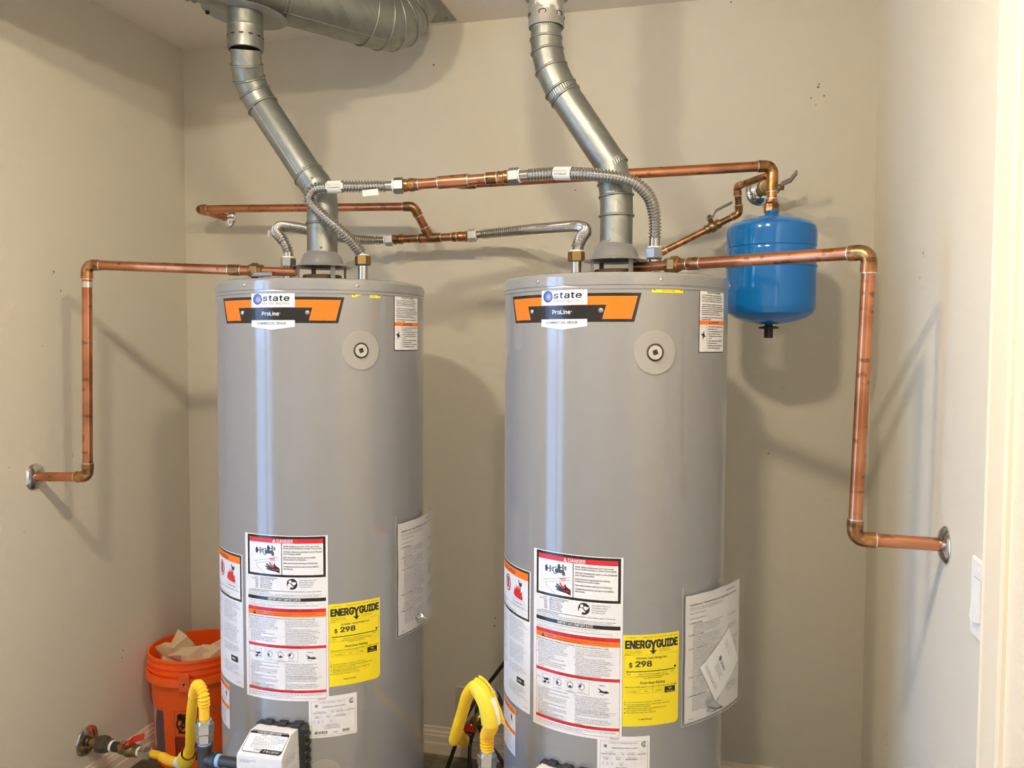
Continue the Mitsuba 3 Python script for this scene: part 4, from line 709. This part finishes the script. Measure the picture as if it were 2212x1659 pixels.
# thin branch from the riser down to a ball valve and on behind the right heater
t = thing('copper_pipe', 'thin copper branch with a brass ball valve sloping down left of the blue tank', 'copper pipe')
r2 = .0092; q = [RT - A(.010, 0, .024), A(1.9000, -.205, 1.8260), A(1.9075, -.185, 1.7540), A(1.6900, -.215, 1.6450), A(1.6500, -.260, 1.50)]
run(t, q, r2, fmat='mat_copper_fitting', pmat='mat_copper_fitting'); vb = q[2] + (q[3] - q[2]) * .33
ball_valve(t, vb, q[3] - q[2], .0088, 'mat_brass', A(.85, -.1, .35), .070, 'mat_handle_grey', unit(A(-.3, -.45, .85)))
# cold manifold by the wall and the rear supply pipe
t = thing('copper_pipe', 'copper line along the back wall between the lower steel connectors, running left', 'copper pipe')
ca, cb = A(.8470, -.120, 1.7196), A(1.0920, -.120, 1.7222); cd = unit(cb - ca); Q_ = lambda s: ca + cd * s
for s in (0, .217): part(t, 'threaded_adapter', tube([Q_(s), Q_(s + .006), Q_(s + .009), Q_(s + .018), Q_(s + .020), Q_(s + .028)], [.0158, .0165, .0150, .0150, .0165, .0165], 32), 'mat_copper_fitting', smooth=35)
part(t, 'pipe', tube([Q_(.02), Q_(.225)], CR, 32), 'mat_copper_fitting', smooth=30); sleeve_fit(t, 'tee', Q_(.085), Q_(.160), .0152); sleeve_fit(t, 'coupling', Q_(.195), Q_(.212), .0148)
tq = Q_(.122); top = A(.9330, -.170, 1.8125); part(t, 'tee_branch', tube([tq, tq + (top - tq) * .33], .0150, 28), 'mat_copper_fitting', smooth=30); solder(t, tq + (top - tq) * .34, top - tq, .0148)
run(t, [tq + (top - tq) * .2, top, A(.1560, -.150, 1.8355), A(.1640, 0, 1.8300)], CR, (0, .0)); escutcheon(t, (.1640, 0, 1.8300), (0, -1, 0), .039)
# drain lines from the relief valves to the side walls
def relief(t, a, b, hx, side):
    a, b = A(*a), A(*b); d = unit(b - a); p = lambda s: a + d * s
    part(t, 'pipe', tube([p(0), p(hx)], CR * .92, 28), 'mat_copper', smooth=30)
    part(t, 'valve_body', tube([p(hx - .050), p(hx - .048), p(hx - .012), p(hx - .010)], [.013, .0165, .0165, .014], 28), 'mat_copper_fitting', smooth=30)
    part(t, 'hex_body', hexnut(p(hx - .036), d, .036, .019), 'mat_brass', smooth=False); sleeve_fit(t, 'coupling', p(hx + .012), p(hx + .046), .0148)
    return p
t = thing('drain_pipe', 'copper drain pipe dropping from the left heater top to the left wall', 'copper pipe')
a, b = A(.7653, -.600, 1.5756), A(.1859, -.690, 1.5983); p = relief(t, a, b, .140, -1)
run(t, [p(.130), b, A(.1744, -.690, 1.0166), A(.0, -.6930, 1.0096)], CR * 1.03, (0, 0)); escutcheon(t, (0, -.6930, 1.0096), (1, 0, 0), .037)
part(t, 'lever_handle', rbox(p(.088) + A(0, -.018, -.010), (.068, .006, .013), .003), 'mat_handle_grey', label='grey metal test lever'); part(t, 'lever_pivot', tube([p(.118), p(.118) + A(0, -.021, -.010)], .006, 12), 'mat_brass')
part(t, 'solder_smear', tube([b - A(.0003, 0, .046), b - A(.0003, 0, .062)], CR * 1.07, 24, caps=False), 'mat_solder', smooth=True)
t = thing('drain_pipe', 'copper drain pipe crossing in front of the blue tank to the right wall', 'copper pipe')
a, b = A(1.6500, -.575, 1.5730), A(2.1360, -.880, 1.5655); p = relief(t, a, b, .150, 1)
run(t, [p(.140), b, A(2.1240, -.862, 1.0042), A(W, -.8600, 1.0017)], CR * 1.04, (0, 0)); escutcheon(t, (W, -.8600, 1.0017), (-1, 0, 0), .036)

# ------------------------------------------------------------------ blue expansion tank
t = thing('expansion_tank', 'round blue expansion tank hanging from the copper riser near the right wall', 'tank'); tx, ty = 1.9870, -.320; RB = .1135
body = [(0, 1.4405), (.030, 1.4420), (.062, 1.4480), (.090, 1.4580), (.107, 1.4690), (RB - .0015, 1.4800), (RB, 1.4900), (RB, 1.5860), (RB + .0018, 1.5885), (RB + .0024, 1.5910), (RB + .0005, 1.5940), (RB - .0005, 1.5960), (RB - .0005, 1.6310), (RB - .0022, 1.6350), (RB - .0022, 1.6390), (RB - .0002, 1.6420), (RB, 1.6800), (RB - .003, 1.6930), (.100, 1.7030), (.075, 1.7130), (.045, 1.7200), (.024, 1.7235), (.0190, 1.7265)]
part(t, 'body', lathe(body, (tx, ty, 0), n=128), 'mat_tank_blue', smooth=28)
part(t, 'neck', lathe([(.0190, 1.7225), (.0170, 1.7290), (.0190, 1.7330), (.0190, 1.7370), (.0162, 1.7390), (.0162, 1.7560)], (tx - .0005, ty, 0), n=40), 'mat_tank_blue', smooth=30)
part(t, 'valve_cap', lathe([(0, 1.4055), (.0105, 1.4055), (.0115, 1.4080), (.0115, 1.4290), (.0250, 1.4300), (.0258, 1.4340), (.0100, 1.4370), (.0100, 1.4425)], (tx - .003, ty, 0), n=32), 'mat_black_plastic', smooth=30, label='black valve cap')

# ------------------------------------------------------------------ gas control valves
def gas_control(label, cx, cy, deg, drop=0.0):
    t = thing('gas_control', label, 'gas valve'); M = rot_z(math.radians(deg), (cx, cy, 0)) @ trimesh.transformations.translation_matrix((cx - HL[0], cy - HL[1], drop)); X = lambda m: place(m, M)
    x0, x1, zc = .7985, .9150, .40
    def bodyhull(sh): return hull([(x, y, z) for y, z, e in ((-.870, .478 - sh, .006), (-.870, .29, .0), (-.900, .4795 - sh, .008), (-.954, .4470 - sh, .002), (-.957, .4400 - sh, .001), (-.957, .300, .001), (-.950, .29, .003), (-.905, .4790 - sh, .006)) for x in (x0 + e + sh, x1 - e - sh)])
    part(t, 'housing', X(bodyhull(0)), 'mat_cream_plastic', smooth=25)
    blk = join(rbox(((x0 + x1) / 2 + .004, -.856, .385), (.128, .032, .195), .006), *[rbox(((x0 + x1) / 2 - .028 + .036 * i, -.858, .482), (.024, .030, .012), .003) for i in range(3)], *[rbox((x1 + .0105, -.858, .460 - .021 * i), (.009, .026, .011), .003) for i in range(8)])
    part(t, 'back_bracket', X(blk), 'mat_black_plastic', smooth=False, label='black ribbed back bracket'); part(t, 'mounting_stem', X(tube([(.857, -.845, .37), (.850, -.80, .37)], .022, 20)), 'mat_zinc_grey')
    ux = A(1, 0, 0); vv = unit(A(0, .054, .0325)); nn = np.cross(ux, vv); o = A(x0 + .007, -.9025, .4795)
    S = Sheet(102, 56, 'mat_white_print', strip=200, outline=sbox(8, 8, 94, 48).buffer(7)); B = 'mat_black_print'
    S.poly(B, sbox(8, 8, 94, 48).buffer(7.4).difference(sbox(8, 8, 94, 48).buffer(6.4)), 1); S.poly(B, sbox(8, 8, 94, 48).buffer(7).intersection(sbox(0, 0, 102, 9)), 1); S.text('mat_white_print', 'STATUS LIGHT CODE', 50, 7.6, 5.2, w=60, align='c', bold=True, level=2, slant=.15)
    S.poly(B, sbox(8, 8, 94, 48).buffer(7).intersection(Polygon([(51, 45), (102, 45), (102, 56), (47, 56)])), 1); S.text('mat_white_print', '4" W.C. OUTLET', 76, 52.3, 4.6, w=40, align='c', bold=True, level=2, slant=.15)
    S.rect(B, 61, 9, 61.6, 45, 1); G = 'mat_grey_print'; S.text(G, 'STATUS', 30, 13.5, 3, bold=True)
    S.para(G, ['Short Flash        Safe to start', 'Normal Operation', 'Thermopile Voltage Low', 'High Temperature Shutdown', 'Temperature Sensor Failure', 'Gas Control or Valve Failure', 'Flame Sense Fault'], 18, 18.5, 2.3, 4.3, 40); S.para(G, ['If status light is on, wait for', 'it to go out before relighting.', 'Status light flashes normally', 'in pilot and main operation', 'with no faults.'], 65, 15, 2.3, 4.1, 32)
    S.text(G, '3230112', 30, 50.5, 4, bold=True); S.text(G, 'pilot', 65, 38, 2.2); S.poly(G, Point(76, 37).buffer(2.4).difference(Point(76, 37).buffer(1.8)), 1); S.poly(G, Point(93, 38).buffer(2.4).difference(Point(93, 38).buffer(1.8)), 1)
    f0 = plane_map(o, ux, vv, nn)
    def f(s, q, off): v = f0(s, q, off + .0003); return trimesh.transformations.transform_points(v, M)
    S.build(t, 'status_label', f, 'white status light label with black bands')
    k = part(t, 'knob', X(lathe([(.0165, 0), (.0170, .004), (.0155, .020), (.0125, .024), (0, .025)], (x0 + .021, -.957, .388), (0, -1, 0), 40)), 'mat_black_plastic', smooth=35, label='black control knob'); part(k, 'pointer', X(rbox((x0 + .021, -.9835, .388), (.006, .006, .026), .002)), 'mat_black_plastic')
    part(t, 'button', X(lathe([(.0070, 0), (.0070, .006), (.0055, .0075), (0, .0075)], (x1 - .023, -.957, .412), (0, -1, 0), 24)), 'mat_black_plastic', smooth=30, label='black button')
    g0 = plane_map(A(x0, -.9572, .447), ux, A(0, 0, 1), A(0, -1, 0)); S = Sheet(1, 1, 'mat_cream_plastic', strip=200)
    S.text(G, 'FOLLOW LIGHTING INSTRUCTIONS', 6, 13, 1.9); S.text(G, 'BEFORE OPERATION', 10, 17, 1.9); S.para(G, ['CAUTION', 'Turn knob to pilot position', 'and press down to light.', 'Do not use tools to', 'turn the knob.'], 48, 32, 2.1, 4.2, 40); S.text(G, 'IGNITER', 88, 46, 2.2)
    for d, ch in ((150, 'OFF'), (115, '1'), (75, '2'), (40, '3')): S.text(B, ch, 21 + 23 * math.cos(math.radians(d)), 60 - 24 * math.sin(math.radians(d)), 2.6, align='c', bold=True)
    S.build(t, 'face_print', lambda s, q, off: trimesh.transformations.transform_points(g0(s, q, off), M))
    sd = plane_map(A(x1 + .0001, -.948, .444), A(0, 1, 0), A(0, 0, 1), A(1, 0, 0)); S = Sheet(60, 36, 'mat_white_print', strip=200); text_block(S, G, 4, 6, 52, 5, 4, 2.2, WORDS, 90); S.build(t, 'side_label', lambda s, q, off: trimesh.transformations.transform_points(sd(s, q, off), M))
    return t, M
gcl, ML = gas_control('white gas control box with status label on the front of the left water heater', *HL, 0)
gcr, MR = gas_control('white gas control box in front of the right water heater, mostly cut off', *HR, -18.8, -.020)

# gas piping into the controls: black nipple and tee (each heater has one)
def gas_inlet(label, M):
    t = thing('gas_tee', label, 'pipe fitting'); X = lambda m: place(m, M); y = -.935; xt, z = .7010, .4110
    part(t, 'nipple', X(tube([(xt + .02, y, z), (.800, y, z)], .0125, 28)), 'mat_black_iron', smooth=30)
    part(t, 'tee_body', X(lathe([(.0130, z - .048), (.0185, z - .047), (.0190, z - .040), (.0162, z - .034), (.0165, z + .020), (.0190, z + .026), (.0190, z + .034), (.0135, z + .035)], (xt, y, 0), n=32)), 'mat_black_iron', smooth=35)
    part(t, 'tee_branch', X(lathe([(.0155, 0), (.0165, .020), (.0190, .024), (.0190, .032), (.0150, .033)], (xt, y, z), (1, 0, 0), 32)), 'mat_black_iron', smooth=35); part(t, 'thread_sealant', X(lathe([(.0150, .033), (.0140, .041), (.0125, .042)], (xt, y, z), (1, 0, 0), 28)), 'mat_teflon_blue', label='blue thread sealant')
    part(t, 'drip_leg', X(tube([(xt, y, z - .045), (xt, y, z - .135)], .0125, 24)), 'mat_black_iron', smooth=30); part(t, 'drip_cap', X(lathe([(.0175, -.03), (.0185, -.025), (.0185, 0), (.013, .001)], (xt, y, z - .125), n=24)), 'mat_black_iron', smooth=30)
    part(t, 'thread_sealant', X(lathe([(.0150, z + .033), (.0148, z + .042)], (xt, y, 0), n=28)), 'mat_teflon_blue'); part(t, 'flare_nut', X(hexnut((xt, y, z + .040), (0, 0, 1), .034, .020)), 'mat_zinc', smooth=False)
    part(t, 'flare_nut', X(hexnut((xt, y, z + .062), (0, 0, 1), .038, .024)), 'mat_zinc', smooth=False); part(t, 'nut_collar', X(lathe([(.0165, z + .058), (.0165, z + .064)], (xt, y, 0), n=28)), 'mat_zinc'); part(t, 'nut_collar', X(lathe([(.0175, z + .085), (.0168, z + .094), (.0135, z + .095)], (xt, y, 0), n=28)), 'mat_zinc', smooth=30)
    return trimesh.transformations.transform_points([(xt, y, z + .090)], M)[0]
gl = gas_inlet('black iron gas tee with zinc nuts beside the left gas control', ML); gr = gas_inlet('black iron gas tee with zinc nuts below the drooping yellow hose', MR)
def gas_hose(label, P, ribs, r=.0118):
    t = thing('gas_hose', label, 'hose', 'yellow gas hoses'); path, q = spline(P, .0012); rr = np.full(len(q), r)
    for a, b in [(x + q[-1] if x < 0 else x, y + q[-1] if y < 0 else y) for x, y in ribs]: m = (q >= a) & (q <= b); rr[m] = r + .0003 + .0019 * np.clip(1.3 * np.cos((q[m] - a) / .0076 * 2 * np.pi), -1, 1)
    part(t, 'corrugated_tube', tube(path, rr, 28, mitre=False), 'mat_yellow_hose', smooth=True); return t, path, q
hl, pl, ql = gas_hose('yellow gas hose looping up from the valve beside the orange bucket', [(.2240, -.520, .1590), (.2600, -.525, .1585), (.3191, -.560, .1690), (.4392, -.660, .2330), (.5634, -.800, .3560), (.6264, -.880, .4817), (.6540, -.905, .5480), (.6790, -.925, .5800), (.6990, -.935, .5660), (.7010, -.935, .5300), tuple(gl)], [(.05, .46), (-.145, -.034)])
def tag_on(t, name, path, q, a, b, r, m, flare=1.0, tail=None):
    s, qs = cut(path, q, a, b); s = s[:: max(1, len(s) // 14)]; part(t, name, tube(s, r * np.linspace(1, flare, len(s)), 20, caps=False, mitre=False), m, smooth=40)
tag_on(hl, 'paper_label', pl, ql, .215, .345, .0160, 'mat_tape_white', 1.25); tag_on(hl, 'warning_tag', pl, ql, .335, .450, .0235, 'mat_yellow_tag', .80)
hr, pr, qr = gas_hose('yellow gas hose drooping between the water heaters under a paper wrapper', [tuple(gr), tuple(gr + A(0, 0, .040)), (1.3880, -.895, .5560), (1.3720, -.890, .6080), (1.3480, -.870, .6270), (1.3230, -.850, .6010), (1.3000, -.820, .5450), (1.2760, -.790, .4820), (1.2580, -.755, .4400), (1.2300, -.640, .400), (1.1700, -.400, .250), (1.1080, -.190, .1550)], [(.010, .100)], .0138)
s, qs = cut(pr, qr, .086, .185); sd = unit(np.cross(unit(s[-1] - s[0]), A(0, -1, 0))); sd = sd if sd[0] > 0 else -sd
def wrapper(s):
    """open paper wrapper around the hose, folded down its right side"""
    s = s[::6]; V = []; K = 15; seg, tan, us, vs = frames(s)
    for i, p in enumerate(s):
        e = 1 - i / (len(s) - 1); n = unit(A(0, -1, 0) - tan[i] * (A(0, -1, 0) @ tan[i])); b = np.cross(tan[i], n); b = b if b[0] > 0 else -b
        for j in range(K):
            a = (-150 + 265 * j / (K - 1)) / 180 * math.pi; rr = .0195 + .0022 * math.sin(11 * a + 3 * e)
            V.append(p + rr * (math.cos(a) * n + math.sin(a) * b))
        V.append(p + (.0205 + .012 * e) * b - tan[i] * .004); V.append(p + (.0205 + .010 * e) * b + A(0, .012, -.030 * e ** 2))
    K += 2; i = (np.arange(len(s) - 1)[:, None] * K + np.arange(K - 1)).ravel(); return tm(V, np.concatenate([np.stack([i, i + 1, i + K + 1], 1), np.stack([i, i + K + 1, i + K], 1)]))
wm = wrapper(s); nk = 17; cols = [j for j in range(11, 16)]; rows = list(range(0, int(len(wm.vertices) / nk * .62))); wv = wm.vertices.reshape(-1, nk, 3); cen = s[::6]
pv = np.array([[wv[i, j] + unit(wv[i, j] - cen[i]) * .0007 for j in cols] for i in rows]).reshape(-1, 3); pi = (np.arange(len(rows) - 1)[:, None] * 5 + np.arange(4)).ravel()
part(hr, 'paper_label', tm(pv, np.concatenate([np.stack([pi, pi + 1, pi + 6], 1), np.stack([pi, pi + 6, pi + 5], 1)])), 'mat_tape_white', smooth=40)
part(hr, 'paper_wrapper', wm, 'mat_yellow_tag', smooth=40, label='crumpled yellow paper wrapper')

# iron gas line from the left wall
t = thing('gas_line', 'dark iron gas line with red valve handle leaving the left wall', 'pipe')
g0, gd = A(0, -.5210, .1690), unit(A(1, .002, -.050)); G_ = lambda s: g0 + gd * s
escutcheon(t, g0, gd, .046); part(t, 'pipe', tube([G_(.004), G_(.19)], .0105, 24), 'mat_pipe_brown', smooth=30); part(t, 'sealed_thread', tube([G_(.018), G_(.042)], .0125, 24), 'mat_old_brass', smooth=30)
part(t, 'union', lathe([(.0135, .040), (.0240, .043), (.0265, .050), (.0265, .064), (.0240, .072), (.0200, .075), (.0200, .086), (.0150, .090)], g0, gd, 8), 'mat_pipe_brown', smooth=False, label='dark octagonal union'); part(t, 'union_ring', lathe([(.0165, .088), (.0175, .092), (.0150, .096)], g0, gd, 28), 'mat_tape_white')
part(t, 'coupling', lathe([(.0135, .094), (.0150, .098), (.0150, .118), (.0125, .122)], g0, gd, 24), 'mat_black_iron', smooth=30)
ball_valve(t, G_(.154), gd, .0118, 'mat_old_brass', A(.85, .50, .10), .062, 'mat_red_handle', A(.05, -.75, .9)); part(t, 'valve_end', lathe([(.0150, .184), (.0160, .190), (.0140, .194)], g0, gd, 24), 'mat_tape_white')
part(t, 'flare_nut', hexnut(G_(.190), gd, .030, .018), 'mat_zinc', smooth=False); part(t, 'flare_nut', hexnut(G_(.208), gd, .034, .024), 'mat_zinc', smooth=False)

# gas outlet and electrical outlet between the heaters
t = thing('gas_valve', 'brass gas valve with red handle on a chrome wall flange between the water heaters', 'gas valve')
escutcheon(t, (1.1376, 0, .2020), (0, -1, 0), .043); part(t, 'pipe', tube([(1.1376, -.003, .2020), (1.1376, -.105, .2010)], .0125, 24), 'mat_old_brass', smooth=30)
part(t, 'elbow', tube(np.vstack([[(1.1376, -.085, .2010)], arc_corner((1.1376, 0, .201), (1.1376, -.125, .201), (1.090, -.135, .135), .02)[0], [(1.121, -.130, .176)]]), .0160, 24), 'mat_brass', smooth=40)
vo = A(1.110, -.135, .168); ball_valve(t, vo, A(-.55, -.05, -.80), .0115, 'mat_brass', A(.65, -.2, .12), .058, 'mat_red_handle', A(-.45, -.85, .3)); part(t, 'flare_nut', hexnut(vo + unit(A(-.55, -.05, -.8)) * .030, A(-.55, -.05, -.8), .030, .030), 'mat_zinc', smooth=False)
t = thing('outlet', 'beige electrical outlet plate low on the back wall behind the yellow hose', 'outlet')
part(t, 'plate', rbox((1.0640, -.0035, .1700), (.098, .007, .137), .003), 'mat_outlet_beige', smooth=False)
for dz in (-.028, .028): part(t, 'socket', rbox((1.0640, -.0076, .1700 + dz), (.034, .002, .030), .0008), 'mat_outlet_beige', smooth=False)
part(t, 'plate_screw', lathe([(.004, 0), (.0035, .0012), (0, .0014)], (1.064, -.007, .17), (0, -1, 0), 12), 'mat_zinc_grey')
for i, (P, r, lab) in enumerate((([(1.2350, -.060, .410), (1.2130, -.060, .3755), (1.1542, -.065, .2931), (1.1260, -.070, .2563), (1.0960, -.150, .2031), (1.0790, -.170, .1497), (1.0640, -.180, .1000), (1.0450, -.190, .0450), (1.0200, -.200, .0060)], .0062, 'black cable falling from behind the right water heater past the red gas handle'),
                               ([(1.1060, -.012, .1420), (1.1140, -.100, .1500), (1.1120, -.150, .1163), (1.1180, -.170, .0600), (1.1350, -.185, .0070)], .0060, 'black cable hanging straight down from the outlet'),
                               ([(1.1000, -.012, .2000), (1.1150, -.090, .1820), (1.1426, -.100, .1227), (1.1891, -.110, .0782), (1.2350, -.120, .0300), (1.280, -.130, .0070)], .0060, 'black cable slanting right behind the yellow hose toward the right water heater'))):
    path, q = spline(P, .006); k = single('cable', tube(path, r, 14, mitre=False), 'mat_black_plastic', lab, 'cable', smooth=True, group='black cables between the heaters')
t = thing('plug', 'black plug in the outlet between the water heaters', 'plug'); part(t, 'plug_body', hull([(x, y, z) for x in (1.085, 1.119) for z in (.128, .160) for y in (-.008,)] + [(x, -.034, z) for x in (1.093, 1.111) for z in (.136, .152)]), 'mat_black_plastic', smooth=False)

# ------------------------------------------------------------------ light switch on the right wall
t = thing('light_switch', 'white rocker light switch beside the door casing on the right wall', 'switch')
yc, zc = -1.0880, .9625
part(t, 'plate', rbox((W - .0035, yc, zc), (.007, .083, .134), .0035), 'mat_switch_white', smooth=False)
part(t, 'frame', rbox((W - .0073, yc, zc), (.0012, .0355, .0725), .0004), 'mat_film_edge', smooth=False); part(t, 'rocker', place(hull([(W - .0050, yc + s * .0165, zc + z) for s in (-1, 1) for z in (-.0345, .0345)] + [(W - x, yc + s * .0163, zc + z) for s in (-1, 1) for x, z in ((.0085, .034), (.0092, .002), (.0150, -.034))]), np.eye(4)), 'mat_switch_white', smooth=False, label='white rocker')
for dz in (-.049, .049): part(t, 'plate_screw', lathe([(.0032, 0), (.0028, .0012), (0, .0015)], (W - .007, yc, zc + dz), (-1, 0, 0), 14), 'mat_switch_white')

# ------------------------------------------------------------------ orange bucket with crumpled paper
t = thing('bucket', 'orange plastic bucket in the left corner, half hidden by the left water heater', 'bucket'); bx, by, bh = .1665, -.205, .372; rb = lambda z: .130 + (.147 - .130) * z / bh
prof = [(0, .002), (.126, 0), (.130, .004), (rb(.285), .285), (rb(.288), .287), (.1590, .289), (.1595, .292), (.1580, .312), (.1575, .3135), (rb(.314) + .002, .3145), (rb(.32) + .002, .3225), (.1555, .3240), (.1555, .3290), (rb(.33) + .003, .3300), (rb(.34) + .003, .3420), (.1550, .3430), (.1550, .3470), (rb(.35) + .0025, .3480), (.1500, .360), (.1530, .3625), (.1535, .369), (.1520, bh), (.1480, bh), (.1465, .368), (.1455, .300), (.1280, .006), (0, .006)]
part(t, 'body', lathe(prof, (bx, by, 0), n=128), 'mat_orange_plastic', smooth=35)
def bmap(deg, z): return plan_map((bx + rb(z) * math.sin(math.radians(deg)), by - rb(z) * math.cos(math.radians(deg))), math.radians(deg), 1 / rb(z), z)
fb = bmap(4, .245); taper = lambda g, z0: (lambda s, q, off: (lambda v: np.stack([bx + (v[:, 0] - bx) * (rb(z0) + (rb(1) - rb(0)) * q) / rb(z0), by + (v[:, 1] - by) * (rb(z0) + (rb(1) - rb(0)) * q) / rb(z0), v[:, 2]], 1))(g(s, q, off)))
S = Sheet(76, 36, 'mat_black_print'); S.text('mat_orange_print', 'WARNING', 41, 12, 7, w=44, align='c', bold=True); tri_sign(S, 'mat_orange_print', 11, 8, 5, 'mat_black_print', 1)
S.para('mat_orange_print', ['CHILDREN CAN FALL INTO BUCKET', 'AND DROWN. KEEP CHILDREN AWAY', 'FROM BUCKET WITH EVEN A SMALL', 'AMOUNT OF LIQUID.'], 5, 18, 3, 5, 68, bold=True); S.build(t, 'warning_print', taper(fb, .245), 'black warning print')
fb2 = taper(bmap(4, .205), .205); S = Sheet(1, 1, 'mat_black_print'); B = 'mat_black_print'; c = Point(40, 44)
S.frame(B, 1, 0, 75, 84, .7); S.poly(B, c.buffer(33).difference(c.buffer(28)), 1); S.line(B, [(19, 66), (62, 21)], 5, 2)
S.poly(B, Polygon([(14, 74), (12, 48), (22, 48), (44, 48), (42, 76)]).difference(Polygon([(18, 68), (17, 54), (38, 54), (37, 68)])), 1); S.poly(B, Point(22, 20).buffer(12), 2); S.poly(B, [(24, 28), (34, 18), (52, 17), (60, 28), (57, 40), (44, 46), (30, 44)], 2); S.line(B, [(54, 38), (62, 58), (58, 70)], 8, 2); S.line(B, [(28, 38), (22, 52)], 6, 2); S.build(t, 'pictogram', fb2, 'black no-climbing pictogram')
fb3 = taper(bmap(4, .118), .118); S = Sheet(76, 80, 'mat_dark_red_print'); text_block(S, 'mat_orange_print', 5, 7, 66, 14, 5.4, 2.6, WORDS, 95); S.build(t, 'small_print', fb3, 'dark printed text panel')
fb4 = taper(bmap(-74, .265), .265); S = Sheet(150, 250, 'mat_purple_print', outline=Polygon([(0, 0), (70, 6), (110, 10), (140, 22), (150, 24), (150, 240), (110, 236), (60, 226), (0, 220)])); S.poly('mat_blue_print', s_ if (s_ := S.outline.buffer(-5).difference(S.outline.buffer(-7.5))) else s_, 1)
S.poly('mat_pink_print', [(0, 26), (72, 26), (118, 66), (100, 110), (94, 160), (96, 206), (0, 200)], 1); S.poly('mat_red_print', Point(70, 75).buffer(14).difference(Point(66, 75).buffer(10)), 2); S.rect('mat_red_print', 62, 120, 84, 150, 2); S.build(t, 'printed_panel', fb4, 'purple and pink printed panel')
ea = math.radians(21); eo = A(bx + .1585 * math.sin(ea), by - .1585 * math.cos(ea), .3005)
part(t, 'handle_ear', place(rbox((0, 0, 0), (.034, .008, .060), .002), basis(eo + A(0, 0, .005), A(math.cos(ea), math.sin(ea), 0), A(-math.sin(ea), math.cos(ea), 0), A(0, 0, 1))), 'mat_orange_plastic', smooth=False); part(t, 'ear_hole', lathe([(.0042, 0), (.0042, .0006), (0, .0006)], eo + A(math.sin(ea), -math.cos(ea), 0) * .004, A(math.sin(ea), -math.cos(ea), 0), 20), 'mat_inside_dark')
aw = np.linspace(ea, ea + math.pi * .95, 40); dw = np.sin(np.linspace(0, math.pi, 40)); part(t, 'wire_handle', tube(np.stack([bx + (.163 + .004 * dw) * np.sin(aw), by - (.163 + .004 * dw) * np.cos(aw), .300 - .155 * dw], 1), .0020, 10), 'mat_zinc', smooth=True, label='thin wire handle')
def crumple(seed, c, s):
    """a wad of stiff folded paper: flat facets between sharp folds"""
    g = np.random.default_rng(seed); m = trimesh.creation.icosphere(1, 1.0); v = m.vertices.copy(); k = g.uniform(.62, 1.18, len(v)); k[g.integers(0, len(v), 7)] = 1.35
    m.vertices = (v * k[:, None] + g.normal(0, .07, v.shape)) * np.asarray(s) + np.asarray(c); return m
for i, (c, s_, lab) in enumerate((((.118, -.235, .350), (.062, .055, .058), 'largest wad of crumpled brown paper at the left in the orange bucket'), ((.178, -.245, .340), (.060, .055, .050), 'middle wad of crumpled brown paper in the orange bucket'), ((.240, -.220, .338), (.052, .050, .045), 'right wad of crumpled brown paper in the orange bucket'))):
    single('paper_wad', crumple(11 + i, c, s_), 'mat_kraft', lab, 'paper', smooth=False, group='paper wads in the bucket')
for i, (t, c) in enumerate(bag): part(t, 'screw_bag', crumple(40 + i, c, (.017, .006, .012)), 'mat_zinc_grey', smooth=False, label='small bag of screws')
